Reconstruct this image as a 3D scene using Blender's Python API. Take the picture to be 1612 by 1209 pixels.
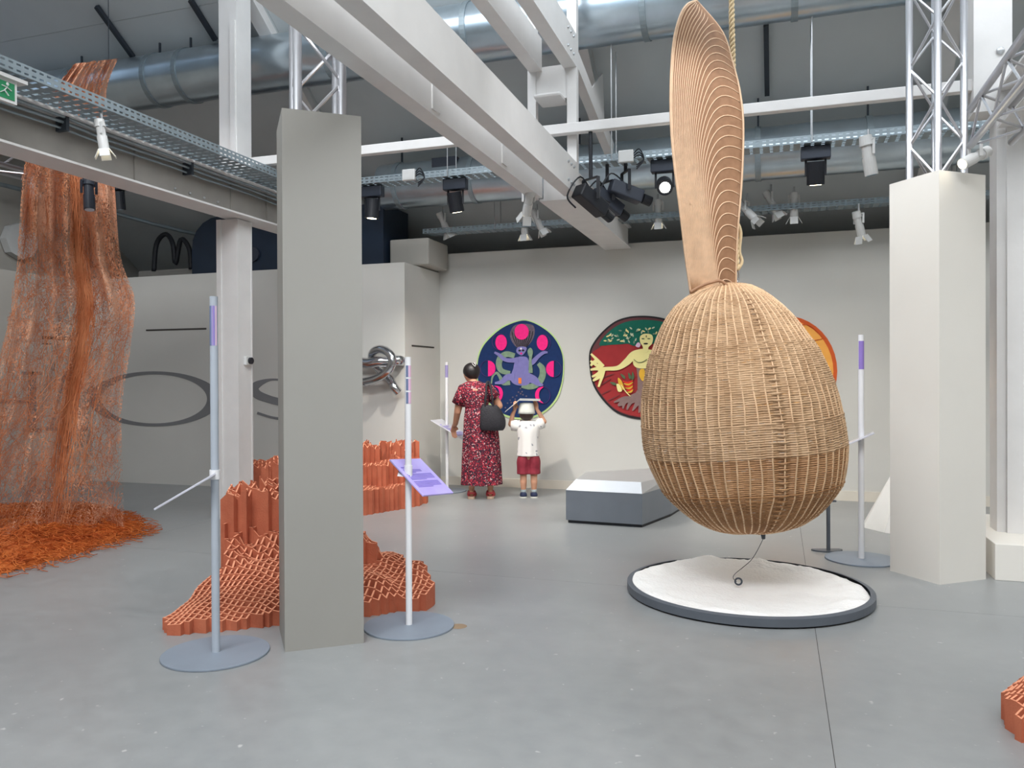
import bpy, bmesh, math, random
from mathutils import Vector, Matrix, Euler, noise

random.seed(7)
for o in list(bpy.data.objects):
    bpy.data.objects.remove(o)
scene = bpy.context.scene
COL = scene.collection

# ------------------------------------------------------------------ camera
F = 1257.0; CX = 806.0; CY = 604.5; CAMH = 1.45
YAW = math.radians(18.43); PITCH = -0.0056; ROLL = 0.0043
cam_d = bpy.data.cameras.new('camera'); cam = bpy.data.objects.new('camera', cam_d); COL.objects.link(cam)
cam_d.sensor_width = 36.0; cam_d.lens = 36.0 * F / 1612.0; cam_d.clip_start = 0.05; cam_d.clip_end = 200
RC = (Matrix.Rotation(YAW, 3, 'Z') @ Matrix.Rotation(math.pi / 2 + PITCH, 3, 'X') @ Matrix.Rotation(-ROLL, 3, 'Z'))
cam.matrix_world = Matrix.Translation((0, 0, CAMH)) @ RC.to_4x4()
scene.camera = cam
CP = Vector((0, 0, CAMH))

# ------------------------------------------------------------------ world and daylight
w = bpy.data.worlds.new('world'); scene.world = w; w.use_nodes = True
w.node_tree.nodes['Background'].inputs[0].default_value = (0.62, 0.78, 1.0, 1)
w.node_tree.nodes['Background'].inputs[1].default_value = 1.0

def area(name, loc, target, sx, sy, power, color):
    l = bpy.data.lights.new(name, 'AREA'); l.shape = 'RECTANGLE'; l.size = sx; l.size_y = sy
    l.energy = power; l.color = color
    o = bpy.data.objects.new(name, l); COL.objects.link(o); o.location = loc
    d = Vector(target) - Vector(loc); o.rotation_euler = d.to_track_quat('-Z', 'Y').to_euler()
    return o
# daylight entering through the two sawtooth roof lights
area('skylight_daylight_front', (-0.2, 4.75, 6.0), (-0.2, 5.9, 4.0), 9.2, 2.0, 330, (0.94, 0.97, 1.0))
area('skylight_daylight_rear', (-0.6, -1.0, 6.2), (-0.6, 1.6, 3.2), 8.8, 2.2, 1000, (0.97, 0.98, 1.0))

vs = scene.view_settings
vs.view_transform = 'Standard'; vs.look = 'None'; vs.gamma = 1.0; vs.use_curve_mapping = False
vs.exposure = 0.27

# ------------------------------------------------------------------ pixel helpers
def ray(px, py):
    return (RC @ Vector(((px - CX) / F, -(py - CY) / F, -1.0)))
def at_z(px, py, z=0.0):
    d = ray(px, py); return CP + d * ((z - CAMH) / d.z)
def at_y(px, py, y):
    d = ray(px, py); return CP + d * (y / d.y)
def at_x(px, py, x):
    d = ray(px, py); return CP + d * (x / d.x)
def at_d(px, py, dep):
    return CP + ray(px, py) * dep

# ------------------------------------------------------------------ materials
MATS = {}
def lin(c):
    return tuple(((v / 255.0) / 12.92 if v / 255.0 <= 0.04045 else ((v / 255.0 + 0.055) / 1.055) ** 2.4) for v in c)
def mat(name, rgb, rough=0.6, metal=0.0, var=0.06, scale=6.0, bump=0.0, bscale=60.0, spec=0.5, rgb2=None, detail=4.0):
    m = bpy.data.materials.new(name); m.use_nodes = True
    nt = m.node_tree; b = nt.nodes['Principled BSDF']
    c = lin(rgb)
    tc = nt.nodes.new('ShaderNodeTexCoord')
    n = nt.nodes.new('ShaderNodeTexNoise'); n.inputs['Scale'].default_value = scale; n.inputs['Detail'].default_value = detail
    nt.links.new(tc.outputs['Object'], n.inputs['Vector'])
    r = nt.nodes.new('ShaderNodeValToRGB')
    c2 = lin(rgb2) if rgb2 else tuple(min(1, v * (1 + var)) for v in c)
    c1 = c if rgb2 else tuple(v * (1 - var) for v in c)
    r.color_ramp.elements[0].position = 0.32; r.color_ramp.elements[1].position = 0.68
    r.color_ramp.elements[0].color = (*c1, 1); r.color_ramp.elements[1].color = (*c2, 1)
    nt.links.new(n.outputs['Fac'], r.inputs['Fac']); nt.links.new(r.outputs['Color'], b.inputs['Base Color'])
    b.inputs['Roughness'].default_value = rough; b.inputs['Metallic'].default_value = metal
    b.inputs['Specular IOR Level'].default_value = spec
    if bump:
        n2 = nt.nodes.new('ShaderNodeTexNoise'); n2.inputs['Scale'].default_value = bscale; n2.inputs['Detail'].default_value = 4
        nt.links.new(tc.outputs['Object'], n2.inputs['Vector'])
        bp = nt.nodes.new('ShaderNodeBump'); bp.inputs['Strength'].default_value = bump; bp.inputs['Distance'].default_value = 0.02
        nt.links.new(n2.outputs['Fac'], bp.inputs['Height']); nt.links.new(bp.outputs['Normal'], b.inputs['Normal'])
    MATS[name] = m
    return m
def emis(name, rgb, strength):
    m = bpy.data.materials.new(name); m.use_nodes = True
    b = m.node_tree.nodes['Principled BSDF']
    b.inputs['Base Color'].default_value = (*lin(rgb), 1)
    b.inputs['Emission Color'].default_value = (*lin(rgb), 1); b.inputs['Emission Strength'].default_value = strength
    MATS[name] = m
    return m

mat('wall', (210, 208, 202), 0.75, var=0.02, scale=1.5, bump=0.05, bscale=200)
mat('wall_grey', (190, 186, 178), 0.75, var=0.02, scale=1.5, bump=0.05, bscale=200)
mat('wall_upper', (176, 172, 164), 0.8, var=0.06, scale=2)
mat('column', (154, 152, 146), 0.6, var=0.015, scale=2)
mat('column_light', (230, 226, 218), 0.6, var=0.015, scale=2)
mat('base_cream', (222, 214, 200), 0.6, var=0.02)
mat('roof', (204, 209, 210), 0.8, var=0.05, scale=1.2)
mat('roof_dark', (70, 74, 78), 0.8)
mat('steel_white', (222, 220, 218), 0.5, var=0.03, scale=5, bump=0.04, bscale=30)
mat('steel_web', (150, 146, 140), 0.6, var=0.05)
mat('galv', (188, 200, 208), 0.28, 0.9, var=0.10, scale=3.0)
mat('galv_dull', (150, 162, 168), 0.5, 0.6, var=0.08, scale=8)
mat('alu', (210, 210, 214), 0.32, 0.85, var=0.04)
mat('chrome', (205, 205, 208), 0.14, 1.0, var=0.03)
mat('rod', (190, 192, 194), 0.4, 0.7)
mat('dark_rod', (62, 68, 76), 0.6, 0.3)
mat('navy', (30, 44, 62), 0.45, var=0.12, scale=3)
mat('black', (26, 29, 36), 0.5, var=0.1)
mat('charcoal', (52, 58, 70), 0.5)
mat('spot_white', (214, 214, 212), 0.4, var=0.03)
mat('pole_white', (238, 238, 240), 0.4, var=0.02)
mat('pole_grey', (176, 184, 194), 0.4, var=0.03)
mat('base_plate', (134, 144, 156), 0.5, var=0.04, scale=4)
mat('panel', (186, 168, 238), 0.12, var=0.05, scale=5, rgb2=(200, 190, 250))
mat('panel_pale', (206, 206, 216), 0.2)
mat('ink', (132, 118, 206), 0.4)
mat('sticker_purple', (150, 126, 204), 0.4)
mat('sticker_blue', (108, 124, 158), 0.4)
mat('sticker_pink', (226, 188, 214), 0.4)
mat('sticker_lilac', (160, 150, 200), 0.4)
mat('letter', (128, 128, 130), 0.7, var=0.02)
mat('slot', (70, 66, 62), 0.8)
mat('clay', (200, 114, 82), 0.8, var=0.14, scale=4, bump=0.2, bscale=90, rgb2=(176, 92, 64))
mat('clay_pale', (232, 156, 120), 0.8, var=0.08, scale=6)
mat('wicker', (200, 166, 130), 0.6, var=0.2, scale=7, rgb2=(174, 138, 102))
mat('wicker_tan', (182, 138, 96), 0.6, var=0.2, scale=7, rgb2=(160, 116, 76))
mat('wicker_brown', (172, 126, 82), 0.6, var=0.2, scale=7, rgb2=(146, 102, 62))
mat('wicker_stake', (214, 178, 140), 0.55, var=0.12, scale=12)
mat('cane', (164, 122, 90), 0.6, var=0.1, scale=20, rgb2=(146, 106, 76))
mat('cane_light', (222, 186, 152), 0.5, var=0.08, scale=20)
mat('rope', (214, 190, 150), 0.8, var=0.15, scale=30)
mat('sand', (253, 251, 248), 0.9, var=0.03, scale=7, bump=0.5, bscale=50)
mat('frame_grey', (92, 98, 106), 0.5)
mat('bench', (116, 122, 130), 0.45, var=0.03)
mat('bench_top', (164, 164, 164), 0.45, var=0.02)
mat('bench_light', (206, 212, 220), 0.4, var=0.02)
mat('paper_white', (232, 230, 226), 0.7, var=0.02)
mat('skin', (206, 152, 122), 0.55, var=0.05, scale=8)
mat('hair', (30, 25, 26), 0.45, var=0.2, scale=60)
mat('hair_brown', (52, 36, 30), 0.5, var=0.2, scale=60)
mat('bag', (34, 33, 40), 0.6, var=0.3, scale=60, bump=0.6, bscale=80)
mat('sandal', (172, 52, 58), 0.5)
mat('sole', (196, 170, 146), 0.7)
mat('shorts', (146, 44, 60), 0.8, var=0.12, scale=20)
mat('shoe_navy', (32, 42, 74), 0.7)
mat('sock', (150, 160, 162), 0.9)
mat('hat', (214, 214, 206), 0.9, var=0.05, scale=20)
mat('card', (178, 180, 176), 0.6, var=0.08, scale=14)
mat('felt_blue', (16, 46, 96), 0.9, var=0.08, scale=20)
mat('felt_pink', (246, 30, 134), 0.8, var=0.06, scale=30)
mat('felt_purple', (126, 122, 182), 0.9, var=0.06, scale=20)
mat('felt_green', (126, 150, 126), 0.9, var=0.12, scale=30)
mat('felt_lime', (196, 226, 150), 0.8)
mat('felt_taupe', (104, 92, 106), 0.9, var=0.2, scale=40)
mat('felt_orange', (240, 130, 56), 0.9)
mat('felt_violet_line', (78, 48, 116), 0.9)
mat('felt_white', (232, 228, 226), 0.9)
mat('felt_black', (40, 38, 40), 0.9)
mat('felt_red', (164, 48, 50), 0.9, var=0.07, scale=8)
mat('felt_maroon', (108, 62, 66), 0.9)
mat('felt_teal', (18, 104, 86), 0.9, var=0.08, scale=20)
mat('felt_cream', (244, 232, 160), 0.9, var=0.03)
mat('felt_leaf', (196, 208, 178), 0.9)
mat('felt_root', (142, 116, 112), 0.9, var=0.08, scale=20)
mat('felt_yellow', (230, 178, 60), 0.9)
mat('felt_moss', (84, 104, 74), 0.9)
mat('felt_scarlet', (224, 54, 36), 0.9)
mat('felt_apricot', (250, 176, 84), 0.9, var=0.05, scale=6)
mat('felt_rust', (216, 96, 44), 0.9)
mat('exit_green', (36, 130, 84), 0.5)
mat('glass_pane', (200, 220, 235), 0.1)
mat('stain', (150, 128, 104), 0.6)
emis('lens_glow', (255, 240, 200), 9.0)
emis('lens_bright', (255, 250, 236), 30.0)

def floor_material():
    m = bpy.data.materials.new('concrete'); m.use_nodes = True
    nt = m.node_tree; b = nt.nodes['Principled BSDF']; L = nt.links.new
    g = nt.nodes.new('ShaderNodeNewGeometry')
    n1 = nt.nodes.new('ShaderNodeTexNoise'); n1.inputs['Scale'].default_value = 0.9; n1.inputs['Detail'].default_value = 6
    n2 = nt.nodes.new('ShaderNodeTexNoise'); n2.inputs['Scale'].default_value = 9; n2.inputs['Detail'].default_value = 6
    n3 = nt.nodes.new('ShaderNodeTexNoise'); n3.inputs['Scale'].default_value = 22; n3.inputs['Detail'].default_value = 2
    for n in (n1, n2, n3): L(g.outputs['Position'], n.inputs['Vector'])
    r = nt.nodes.new('ShaderNodeValToRGB')
    r.color_ramp.elements[0].position = 0.3; r.color_ramp.elements[0].color = (*lin((136, 139, 140)), 1)
    r.color_ramp.elements[1].position = 0.7; r.color_ramp.elements[1].color = (*lin((158, 160, 160)), 1)
    mx = nt.nodes.new('ShaderNodeMix'); mx.data_type = 'FLOAT'; mx.inputs[0].default_value = 0.4
    L(n1.outputs['Fac'], mx.inputs[2]); L(n2.outputs['Fac'], mx.inputs[3]); L(mx.outputs[0], r.inputs['Fac'])
    # small pale scuffs
    r2 = nt.nodes.new('ShaderNodeValToRGB'); r2.color_ramp.elements[0].position = 0.70; r2.color_ramp.elements[1].position = 0.78
    L(n3.outputs['Fac'], r2.inputs['Fac'])
    mc = nt.nodes.new('ShaderNodeMix'); mc.data_type = 'RGBA'; mc.inputs[7].default_value = (*lin((188, 188, 186)), 1)
    L(r2.outputs['Color'], mc.inputs[0]); L(r.outputs['Color'], mc.inputs[6]); L(mc.outputs[2], b.inputs['Base Color'])
    rr = nt.nodes.new('ShaderNodeMapRange'); rr.inputs[3].default_value = 0.24; rr.inputs[4].default_value = 0.42
    L(n2.outputs['Fac'], rr.inputs[0]); L(rr.outputs[0], b.inputs['Roughness'])
    b.inputs['Specular IOR Level'].default_value = 0.5
    MATS['concrete'] = m
floor_material()

def speckle(name, cols, scale):
    m = bpy.data.materials.new(name); m.use_nodes = True
    nt = m.node_tree; b = nt.nodes['Principled BSDF']; L = nt.links.new
    tc = nt.nodes.new('ShaderNodeTexCoord'); v = nt.nodes.new('ShaderNodeTexVoronoi'); v.inputs['Scale'].default_value = scale
    L(tc.outputs['Object'], v.inputs['Vector'])
    s = nt.nodes.new('ShaderNodeSeparateColor'); L(v.outputs['Color'], s.inputs[0])
    r = nt.nodes.new('ShaderNodeValToRGB'); r.color_ramp.interpolation = 'CONSTANT'
    e = r.color_ramp.elements
    tot = sum(c[1] for c in cols); acc = 0
    for i, (c, wgt) in enumerate(cols):
        if i < 2: el = e[i]; el.position = acc
        else: el = e.new(acc)
        el.color = (*lin(c), 1); acc += wgt / tot
    L(s.outputs[0], r.inputs['Fac']); L(r.outputs['Color'], b.inputs['Base Color'])
    b.inputs['Roughness'].default_value = 0.85
    MATS[name] = m
speckle('dress', [((120, 22, 44), 4), ((30, 24, 40), 4), ((196, 60, 76), 2), ((216, 186, 184), .8), ((70, 20, 44), 2.5)], 95)
speckle('shirt', [((236, 232, 228), 20), ((160, 160, 166), 1)], 40)

def net_material(name, c1, c2, dens):
    m = bpy.data.materials.new(name); m.use_nodes = True
    nt = m.node_tree; b = nt.nodes['Principled BSDF']; L = nt.links.new
    tc = nt.nodes.new('ShaderNodeTexCoord')
    mp = nt.nodes.new('ShaderNodeMapping'); mp.inputs['Scale'].default_value = (1, 1, 0.8)
    L(tc.outputs['Object'], mp.inputs['Vector'])
    n = nt.nodes.new('ShaderNodeTexNoise'); n.inputs['Scale'].default_value = 70; n.inputs['Detail'].default_value = 4; n.inputs['Distortion'].default_value = 1.2
    n2 = nt.nodes.new('ShaderNodeTexNoise'); n2.inputs['Scale'].default_value = 3; n2.inputs['Detail'].default_value = 5
    L(mp.outputs[0], n.inputs['Vector']); L(tc.outputs['Object'], n2.inputs['Vector'])
    r = nt.nodes.new('ShaderNodeValToRGB'); r.color_ramp.elements[0].color = (*lin(c1), 1); r.color_ramp.elements[1].color = (*lin(c2), 1)
    r.color_ramp.elements[0].position = 0.35; r.color_ramp.elements[1].position = 0.65
    L(n2.outputs['Fac'], r.inputs['Fac']); L(r.outputs['Color'], b.inputs['Base Color'])
    ad = nt.nodes.new('ShaderNodeMath'); ad.operation = 'ADD'
    sc = nt.nodes.new('ShaderNodeMath'); sc.operation = 'MULTIPLY'; sc.inputs[1].default_value = 0.5
    L(n2.outputs['Fac'], sc.inputs[0]); L(n.outputs['Fac'], ad.inputs[0]); L(sc.outputs[0], ad.inputs[1])
    sz = nt.nodes.new('ShaderNodeSeparateXYZ'); L(tc.outputs['Object'], sz.inputs[0])
    dz = nt.nodes.new('ShaderNodeMapRange'); dz.inputs[1].default_value = 2.0; dz.inputs[2].default_value = 2.9; dz.inputs[3].default_value = 0.0; dz.inputs[4].default_value = 0.07
    L(sz.outputs[2], dz.inputs[0]); a2 = nt.nodes.new('ShaderNodeMath'); a2.operation = 'ADD'; L(ad.outputs[0], a2.inputs[0]); L(dz.outputs[0], a2.inputs[1]); ad = a2
    mr = nt.nodes.new('ShaderNodeMapRange'); mr.inputs[1].default_value = dens; mr.inputs[2].default_value = dens + 0.06
    L(ad.outputs[0], mr.inputs[0]); L(mr.outputs[0], b.inputs['Alpha'])
    b.inputs['Roughness'].default_value = 0.8
    MATS[name] = m
net_material('net_fibre', (204, 140, 104), (222, 166, 134), 0.785)
mat('strand', (216, 142, 96), 0.7, var=0.2, scale=5, rgb2=(194, 112, 68))
mat('strand_deep', (214, 118, 50), 0.7, var=0.2, scale=5, rgb2=(184, 88, 34))

# ------------------------------------------------------------------ mesh builder
class MB:
    def __init__(s): s.v = []; s.f = []
    def add(s, vs, fs):
        k = len(s.v); s.v += [Vector(p) for p in vs]; s.f += [tuple(i + k for i in f) for f in fs]; return s
    def box(s, x0, x1, y0, y1, z0, z1):
        v = [(x, y, z) for z in (z0, z1) for y in (y0, y1) for x in (x0, x1)]
        return s.add(v, [(0, 2, 3, 1), (4, 5, 7, 6), (0, 1, 5, 4), (2, 6, 7, 3), (0, 4, 6, 2), (1, 3, 7, 5)])
    def obox(s, c, ax, ay, az, hx, hy, hz):
        c = Vector(c); ax = Vector(ax).normalized(); ay = Vector(ay).normalized(); az = Vector(az).normalized()
        v = [c + ax * (hx * i) + ay * (hy * j) + az * (hz * k) for k in (-1, 1) for j in (-1, 1) for i in (-1, 1)]
        return s.add(v, [(0, 2, 3, 1), (4, 5, 7, 6), (0, 1, 5, 4), (2, 6, 7, 3), (0, 4, 6, 2), (1, 3, 7, 5)])
    def bar(s, p, q, wd, ht, up=(0, 0, 1)):
        p = Vector(p); q = Vector(q); d = (q - p); l = d.length; d.normalize()
        sd = d.cross(Vector(up)).normalized(); u = sd.cross(d).normalized()
        return s.obox((p + q) / 2, d, sd, u, l / 2, wd / 2, ht / 2)
    def tube(s, pts, r, n=8, closed=False, caps=True):
        pts = [Vector(p) for p in pts]; N = len(pts)
        rs = r if isinstance(r, (list, tuple)) else [r] * N
        T = []
        for i in range(N):
            a = pts[(i - 1) % N] if (closed or i > 0) else pts[i]; b = pts[(i + 1) % N] if (closed or i < N - 1) else pts[i]
            d = b - a; T.append(d.normalized() if d.length > 1e-9 else Vector((0, 0, 1)))
        u = T[0].orthogonal().normalized(); k = len(s.v)
        for i in range(N):
            u = (u - T[i] * u.dot(T[i]))
            u = u.normalized() if u.length > 1e-6 else T[i].orthogonal().normalized()
            w_ = T[i].cross(u)
            for j in range(n):
                a = 2 * math.pi * j / n
                s.v.append(pts[i] + (u * math.cos(a) + w_ * math.sin(a)) * rs[i])
        for i in range(N if closed else N - 1):
            i2 = (i + 1) % N
            for j in range(n):
                j2 = (j + 1) % n
                s.f.append((k + i * n + j, k + i * n + j2, k + i2 * n + j2, k + i2 * n + j))
        if caps and not closed:
            s.f.append(tuple(k + j for j in reversed(range(n)))); s.f.append(tuple(k + (N - 1) * n + j for j in range(n)))
        return s
    def lathe(s, prof, n=32, c=(0, 0, 0), caps=True):
        c = Vector(c); k = len(s.v); N = len(prof)
        for (r, z) in prof:
            for j in range(n):
                a = 2 * math.pi * j / n; s.v.append(c + Vector((r * math.cos(a), r * math.sin(a), z)))
        for i in range(N - 1):
            for j in range(n):
                j2 = (j + 1) % n; s.f.append((k + i * n + j, k + i * n + j2, k + (i + 1) * n + j2, k + (i + 1) * n + j))
        if caps:
            s.f.append(tuple(k + j for j in reversed(range(n)))); s.f.append(tuple(k + (N - 1) * n + j for j in range(n)))
        return s
    def rings(s, rings, caps=True):
        k = len(s.v); n = len(rings[0]); N = len(rings)
        for rg in rings: s.v += [Vector(p) for p in rg]
        for i in range(N - 1):
            for j in range(n):
                j2 = (j + 1) % n; s.f.append((k + i * n + j, k + i * n + j2, k + (i + 1) * n + j2, k + (i + 1) * n + j))
        if caps:
            s.f.append(tuple(k + j for j in reversed(range(n)))); s.f.append(tuple(k + (N - 1) * n + j for j in range(n)))
        return s
    def prism(s, pts, off):
        pts = [Vector(p) for p in pts]; off = Vector(off); n = len(pts)
        return s.add(pts + [p + off for p in pts],
                     [tuple(reversed(range(n))), tuple(range(n, 2 * n))] + [(i, (i + 1) % n, n + (i + 1) % n, n + i) for i in range(n)])
    def ell(s, c, r, n=12, m=8):
        c = Vector(c)
        prof = [[c + Vector((r[0] * math.sin(t) * math.cos(2 * math.pi * j / n), r[1] * math.sin(t) * math.sin(2 * math.pi * j / n), -r[2] * math.cos(t)))
                 for j in range(n)] for t in [max(0.05, min(math.pi - 0.05, math.pi * i / m)) for i in range(m + 1)]]
        return s.rings(prof)
    def grid(s, P):
        k = len(s.v); nu = len(P); nv = len(P[0])
        for row in P: s.v += [Vector(p) for p in row]
        for i in range(nu - 1):
            for j in range(nv - 1):
                s.f.append((k + i * nv + j, k + i * nv + j + 1, k + (i + 1) * nv + j + 1, k + (i + 1) * nv + j))
        return s
    def build(s, name, mt, parent=None, smooth=False, world=False, fix=True):
        vs_ = s.v
        if world and parent is not None:
            inv = (Matrix.Translation(parent.location) @ parent.rotation_euler.to_matrix().to_4x4()).inverted()
            if parent.parent is not None:
                g = parent.parent
                inv = inv @ (Matrix.Translation(g.location) @ g.rotation_euler.to_matrix().to_4x4()).inverted()
            vs_ = [inv @ p for p in vs_]
        me = bpy.data.meshes.new(name); me.from_pydata([tuple(p) for p in vs_], [], s.f)
        if fix:
            bm = bmesh.new(); bm.from_mesh(me); bmesh.ops.recalc_face_normals(bm, faces=bm.faces); bm.to_mesh(me); bm.free()
        if smooth: me.polygons.foreach_set('use_smooth', [True] * len(me.polygons))
        me.materials.append(MATS[mt]); me.update()
        o = bpy.data.objects.new(name, me); COL.objects.link(o)
        if parent is not None: o.parent = parent
        return o

def tag(o, label=None, cat=None, group=None, kind=None):
    if label: o['label'] = label
    if cat: o['category'] = cat
    if group: o['group'] = group
    if kind: o['kind'] = kind
    return o
def thing(name, label, cat, loc=(0, 0, 0), rotz=0.0, group=None):
    o = bpy.data.objects.new(name, None); COL.objects.link(o); o.empty_display_size = 0.1
    o.location = loc; o.rotation_euler = (0, 0, rotz)
    return tag(o, label, cat, group)
def struct(name, label=None, loc=(0, 0, 0)):
    o = bpy.data.objects.new(name, None); COL.objects.link(o); o.location = loc
    return tag(o, label, None, None, 'structure')
def bevel(o, wd, seg=2):
    m = o.modifiers.new('bevel', 'BEVEL'); m.width = wd; m.segments = seg; m.limit_method = 'ANGLE'; return o
def solid(o, t, off=0.0):
    m = o.modifiers.new('solidify', 'SOLIDIFY'); m.thickness = t; m.offset = off; return o
def bake(o):
    dg = bpy.context.evaluated_depsgraph_get()
    me = bpy.data.meshes.new_from_object(o.evaluated_get(dg))
    o.modifiers.clear(); o.data = me
    me.polygons.foreach_set('use_smooth', [True] * len(me.polygons))
    return o
def catmull(pts, k=6, closed=False):
    pts = [Vector(p) for p in pts]; N = len(pts); out = []
    for i in range(N if closed else N - 1):
        if closed: a, b, c, d = pts[(i - 1) % N], pts[i], pts[(i + 1) % N], pts[(i + 2) % N]
        else: a, b, c, d = pts[max(i - 1, 0)], pts[i], pts[i + 1], pts[min(i + 2, N - 1)]
        for j in range(k):
            t = j / k
            out.append(0.5 * ((2 * b) + (c - a) * t + (2 * a - 5 * b + 4 * c - d) * t * t + (3 * b - a - 3 * c + d) * t ** 3))
    if not closed: out.append(pts[-1])
    return out

# ================================================================== SETTING
# floor slabs with recessed joints
fl = struct('floor', 'polished grey concrete floor with thin joints')
MB().box(-10.4, 5.0, -4, 11.2, -0.25, -0.004).build('floor_base', 'slot', fl)
xs = [-10.4, -5.6, 0.2, 5.0]; ys = [-4.0, 0.4, 5.55, 11.2]
for i in range(3):
    for j in range(3):
        MB().box(xs[i] + .0015, xs[i + 1] - .0015, ys[j] + .0015, ys[j + 1] - .0015, -0.004, 0.0).build('floor_slab', 'concrete', fl)

# back wall, partition, left wall, outer walls
o = MB().box(-4.47, 4.6, 10.2, 10.32, 0, 3.19).build('wall_back', 'wall'); tag(o, 'pale warm white exhibition wall carrying the round textiles', kind='structure')
o = MB().box(-4.44, 4.6, 10.18, 10.2, 0, 0.115).build('baseboard_back', 'base_cream'); tag(o, 'cream baseboard along the back wall', kind='structure')
o = MB().box(-9.5, -4.45, 9.1, 9.22, 0, 2.93).box(-4.57, -4.45, 9.22, 10.2, 0, 2.93).build('wall_partition', 'wall'); tag(o, 'grey partition wall with large lettering', kind='structure')
o = MB().box(-9.62, -9.5, -4, 9.22, 0, 2.9).build('wall_left', 'wall_grey'); tag(o, 'grey side partition with lettering behind the net', kind='structure')
o = MB().box(-10.4, -10.3, -4, 11.2, 0, 5.5).build('wall_left_outer', 'wall_upper'); tag(o, 'outer side wall above the grey partition', kind='structure')
o = MB().box(-10.4, 5.0, 11.0, 11.1, 0, 3.6).build('wall_back_outer', 'wall_upper'); tag(o, 'outer rear wall behind the exhibition wall', kind='structure')
o = MB().box(4.6, 4.7, -4, 11.2, 0, 7.0).build('wall_right', 'wall_grey'); tag(o, 'side wall of the hall', kind='structure')
o = MB().box(-10.4, 5.0, -4.1, -4.0, 0, 8.6).build('wall_rear', 'wall_grey'); tag(o, 'end wall of the hall', kind='structure')

# thin recessed vents in the walls
def slot_on_y(name, p, q, y, lab):
    a = at_y(p[0], p[1], y); b = at_y(q[0], q[1], y)
    o = MB().prism([(a.x, y - .003, a.z - .012), (b.x, y - .003, b.z - .012), (b.x, y - .003, b.z + .012), (a.x, y - .003, a.z + .012)], (0, .01, 0)).build(name, 'slot')
    tag(o, lab, kind='structure')
slot_on_y('trim_1', (230, 520), (325, 517.5), 9.1, 'thin dark vent slot in the lettered partition')
for k, (p, q, h) in enumerate([((66, 531), (165, 535), .022), ((66, 541), (80, 541), .008)]):
    a = at_x(p[0], p[1], -9.5); b = at_x(q[0], q[1], -9.5)
    b.y = min(b.y, 9.0)
    o = MB().box(-9.5, -9.494, a.y, b.y, a.z - h, a.z + h).build('trim_%d' % (2 + k), 'slot'); tag(o, 'dark shelf slot in the side partition', kind='structure')
a = at_x(648, 544, -4.45); b = at_x(683, 547, -4.45)
o = MB().box(-4.45, -4.445, a.y, b.y, a.z - .01, a.z + .01).build('trim_4', 'slot'); tag(o, 'thin dark vent slot in the partition return', kind='structure')

# roof: sloping panels of the front tooth, then the roof lights
S = 0.70; Y0 = 10.95; Z0 = 3.28
def roofz(y): return Z0 + S * (Y0 - y)
ce = struct('ceiling', 'sloping grey sawtooth roof lining')
ny = 7; ymin = 4.9
for i in range(ny):
    ya = Y0 - (Y0 - ymin) * i / ny; yb = Y0 - (Y0 - ymin) * (i + 1) / ny
    for (xa, xb) in ((-10.4, -5.42), (-5.42, -1.9), (-1.9, 1.55), (1.55, 5.0)):
        g = .003; zz = [roofz(ya), roofz(yb)]
        MB().prism([(xa + g, ya - g, zz[0]), (xb - g, ya - g, zz[0]), (xb - g, yb + g, zz[1]), (xa + g, yb + g, zz[1])], (0, 0.02, .06)).build('roof_panel', 'roof', ce)
MB().prism([(-10.4, Y0, roofz(Y0) + .07), (5, Y0, roofz(Y0) + .07), (5, ymin, roofz(ymin) + .07), (-10.4, ymin, roofz(ymin) + .07)], (0, 0, .1)).build('roof_deck', 'roof_dark', ce)
MB().box(-2.0, 4.6, 4.6, 4.9, 3.98, 4.78).build('shading_beam', 'roof', ce)  # unseen beam, added to keep rear daylight off the top of the back wall
# second tooth behind
def roofz2(y): return 4.75 + S * (4.6 - y)
MB().prism([(-10.4, 4.6, roofz2(4.6)), (5, 4.6, roofz2(4.6)), (5, -1.2, roofz2(-1.2)), (-10.4, -1.2, roofz2(-1.2))], (0, 0, .1)).build('roof_deck', 'roof', ce)
MB().box(-10.4, 5, -4.1, -1.2, 5.0, 5.1).build('roof_deck', 'roof', ce)
def glazing(name, y, z0, z1):
    wi = struct(name, 'sawtooth roof light with white glazing bars')
    nb = 10; x_0, x_1 = -4.8, 4.5
    MB().box(-10.3, x_0 - .03, y - .03, y, z0, z1).build('opaque_infill', 'roof', wi)
    for i in range(nb):
        xa = x_0 + (x_1 - x_0) * i / nb; xb = x_0 + (x_1 - x_0) * (i + 1) / nb
        MB().box(xa + .03, xb - .03, y - .01, y, z0, z1).build('pane', 'glass_pane', wi)
        MB().box(xa - .03, xa + .03, y - .04, y + .03, z0, z1).build('mullion', 'steel_white', wi)
glazing('window_1', 4.6, 4.8, 7.5); glazing('window_2', -1.2, 5.1, 8.85)

# ================================================================== STEEL FRAME
def ibeam(name, label, p, q, wd, ht, tf=.018, tw=.012, mt='steel_white', web='steel_white'):
    root = thing(name, label, 'beam', p)
    p = Vector(p); q = Vector(q); d = (q - p).normalized(); sd = d.cross(Vector((0, 0, 1))).normalized(); u = sd.cross(d)
    l = (q - p).length / 2; c = (p + q) / 2
    MB().obox(c + u * (tf / 2), d, sd, u, l, wd / 2, tf / 2).build('bottom_flange', mt, root, world=True)
    MB().obox(c + u * (ht - tf / 2), d, sd, u, l, wd / 2, tf / 2).build('top_flange', mt, root, world=True)
    MB().obox(c + u * (ht / 2), d, sd, u, l, tw / 2, ht / 2 - tf).build('web', web, root, world=True)
    return root
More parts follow.
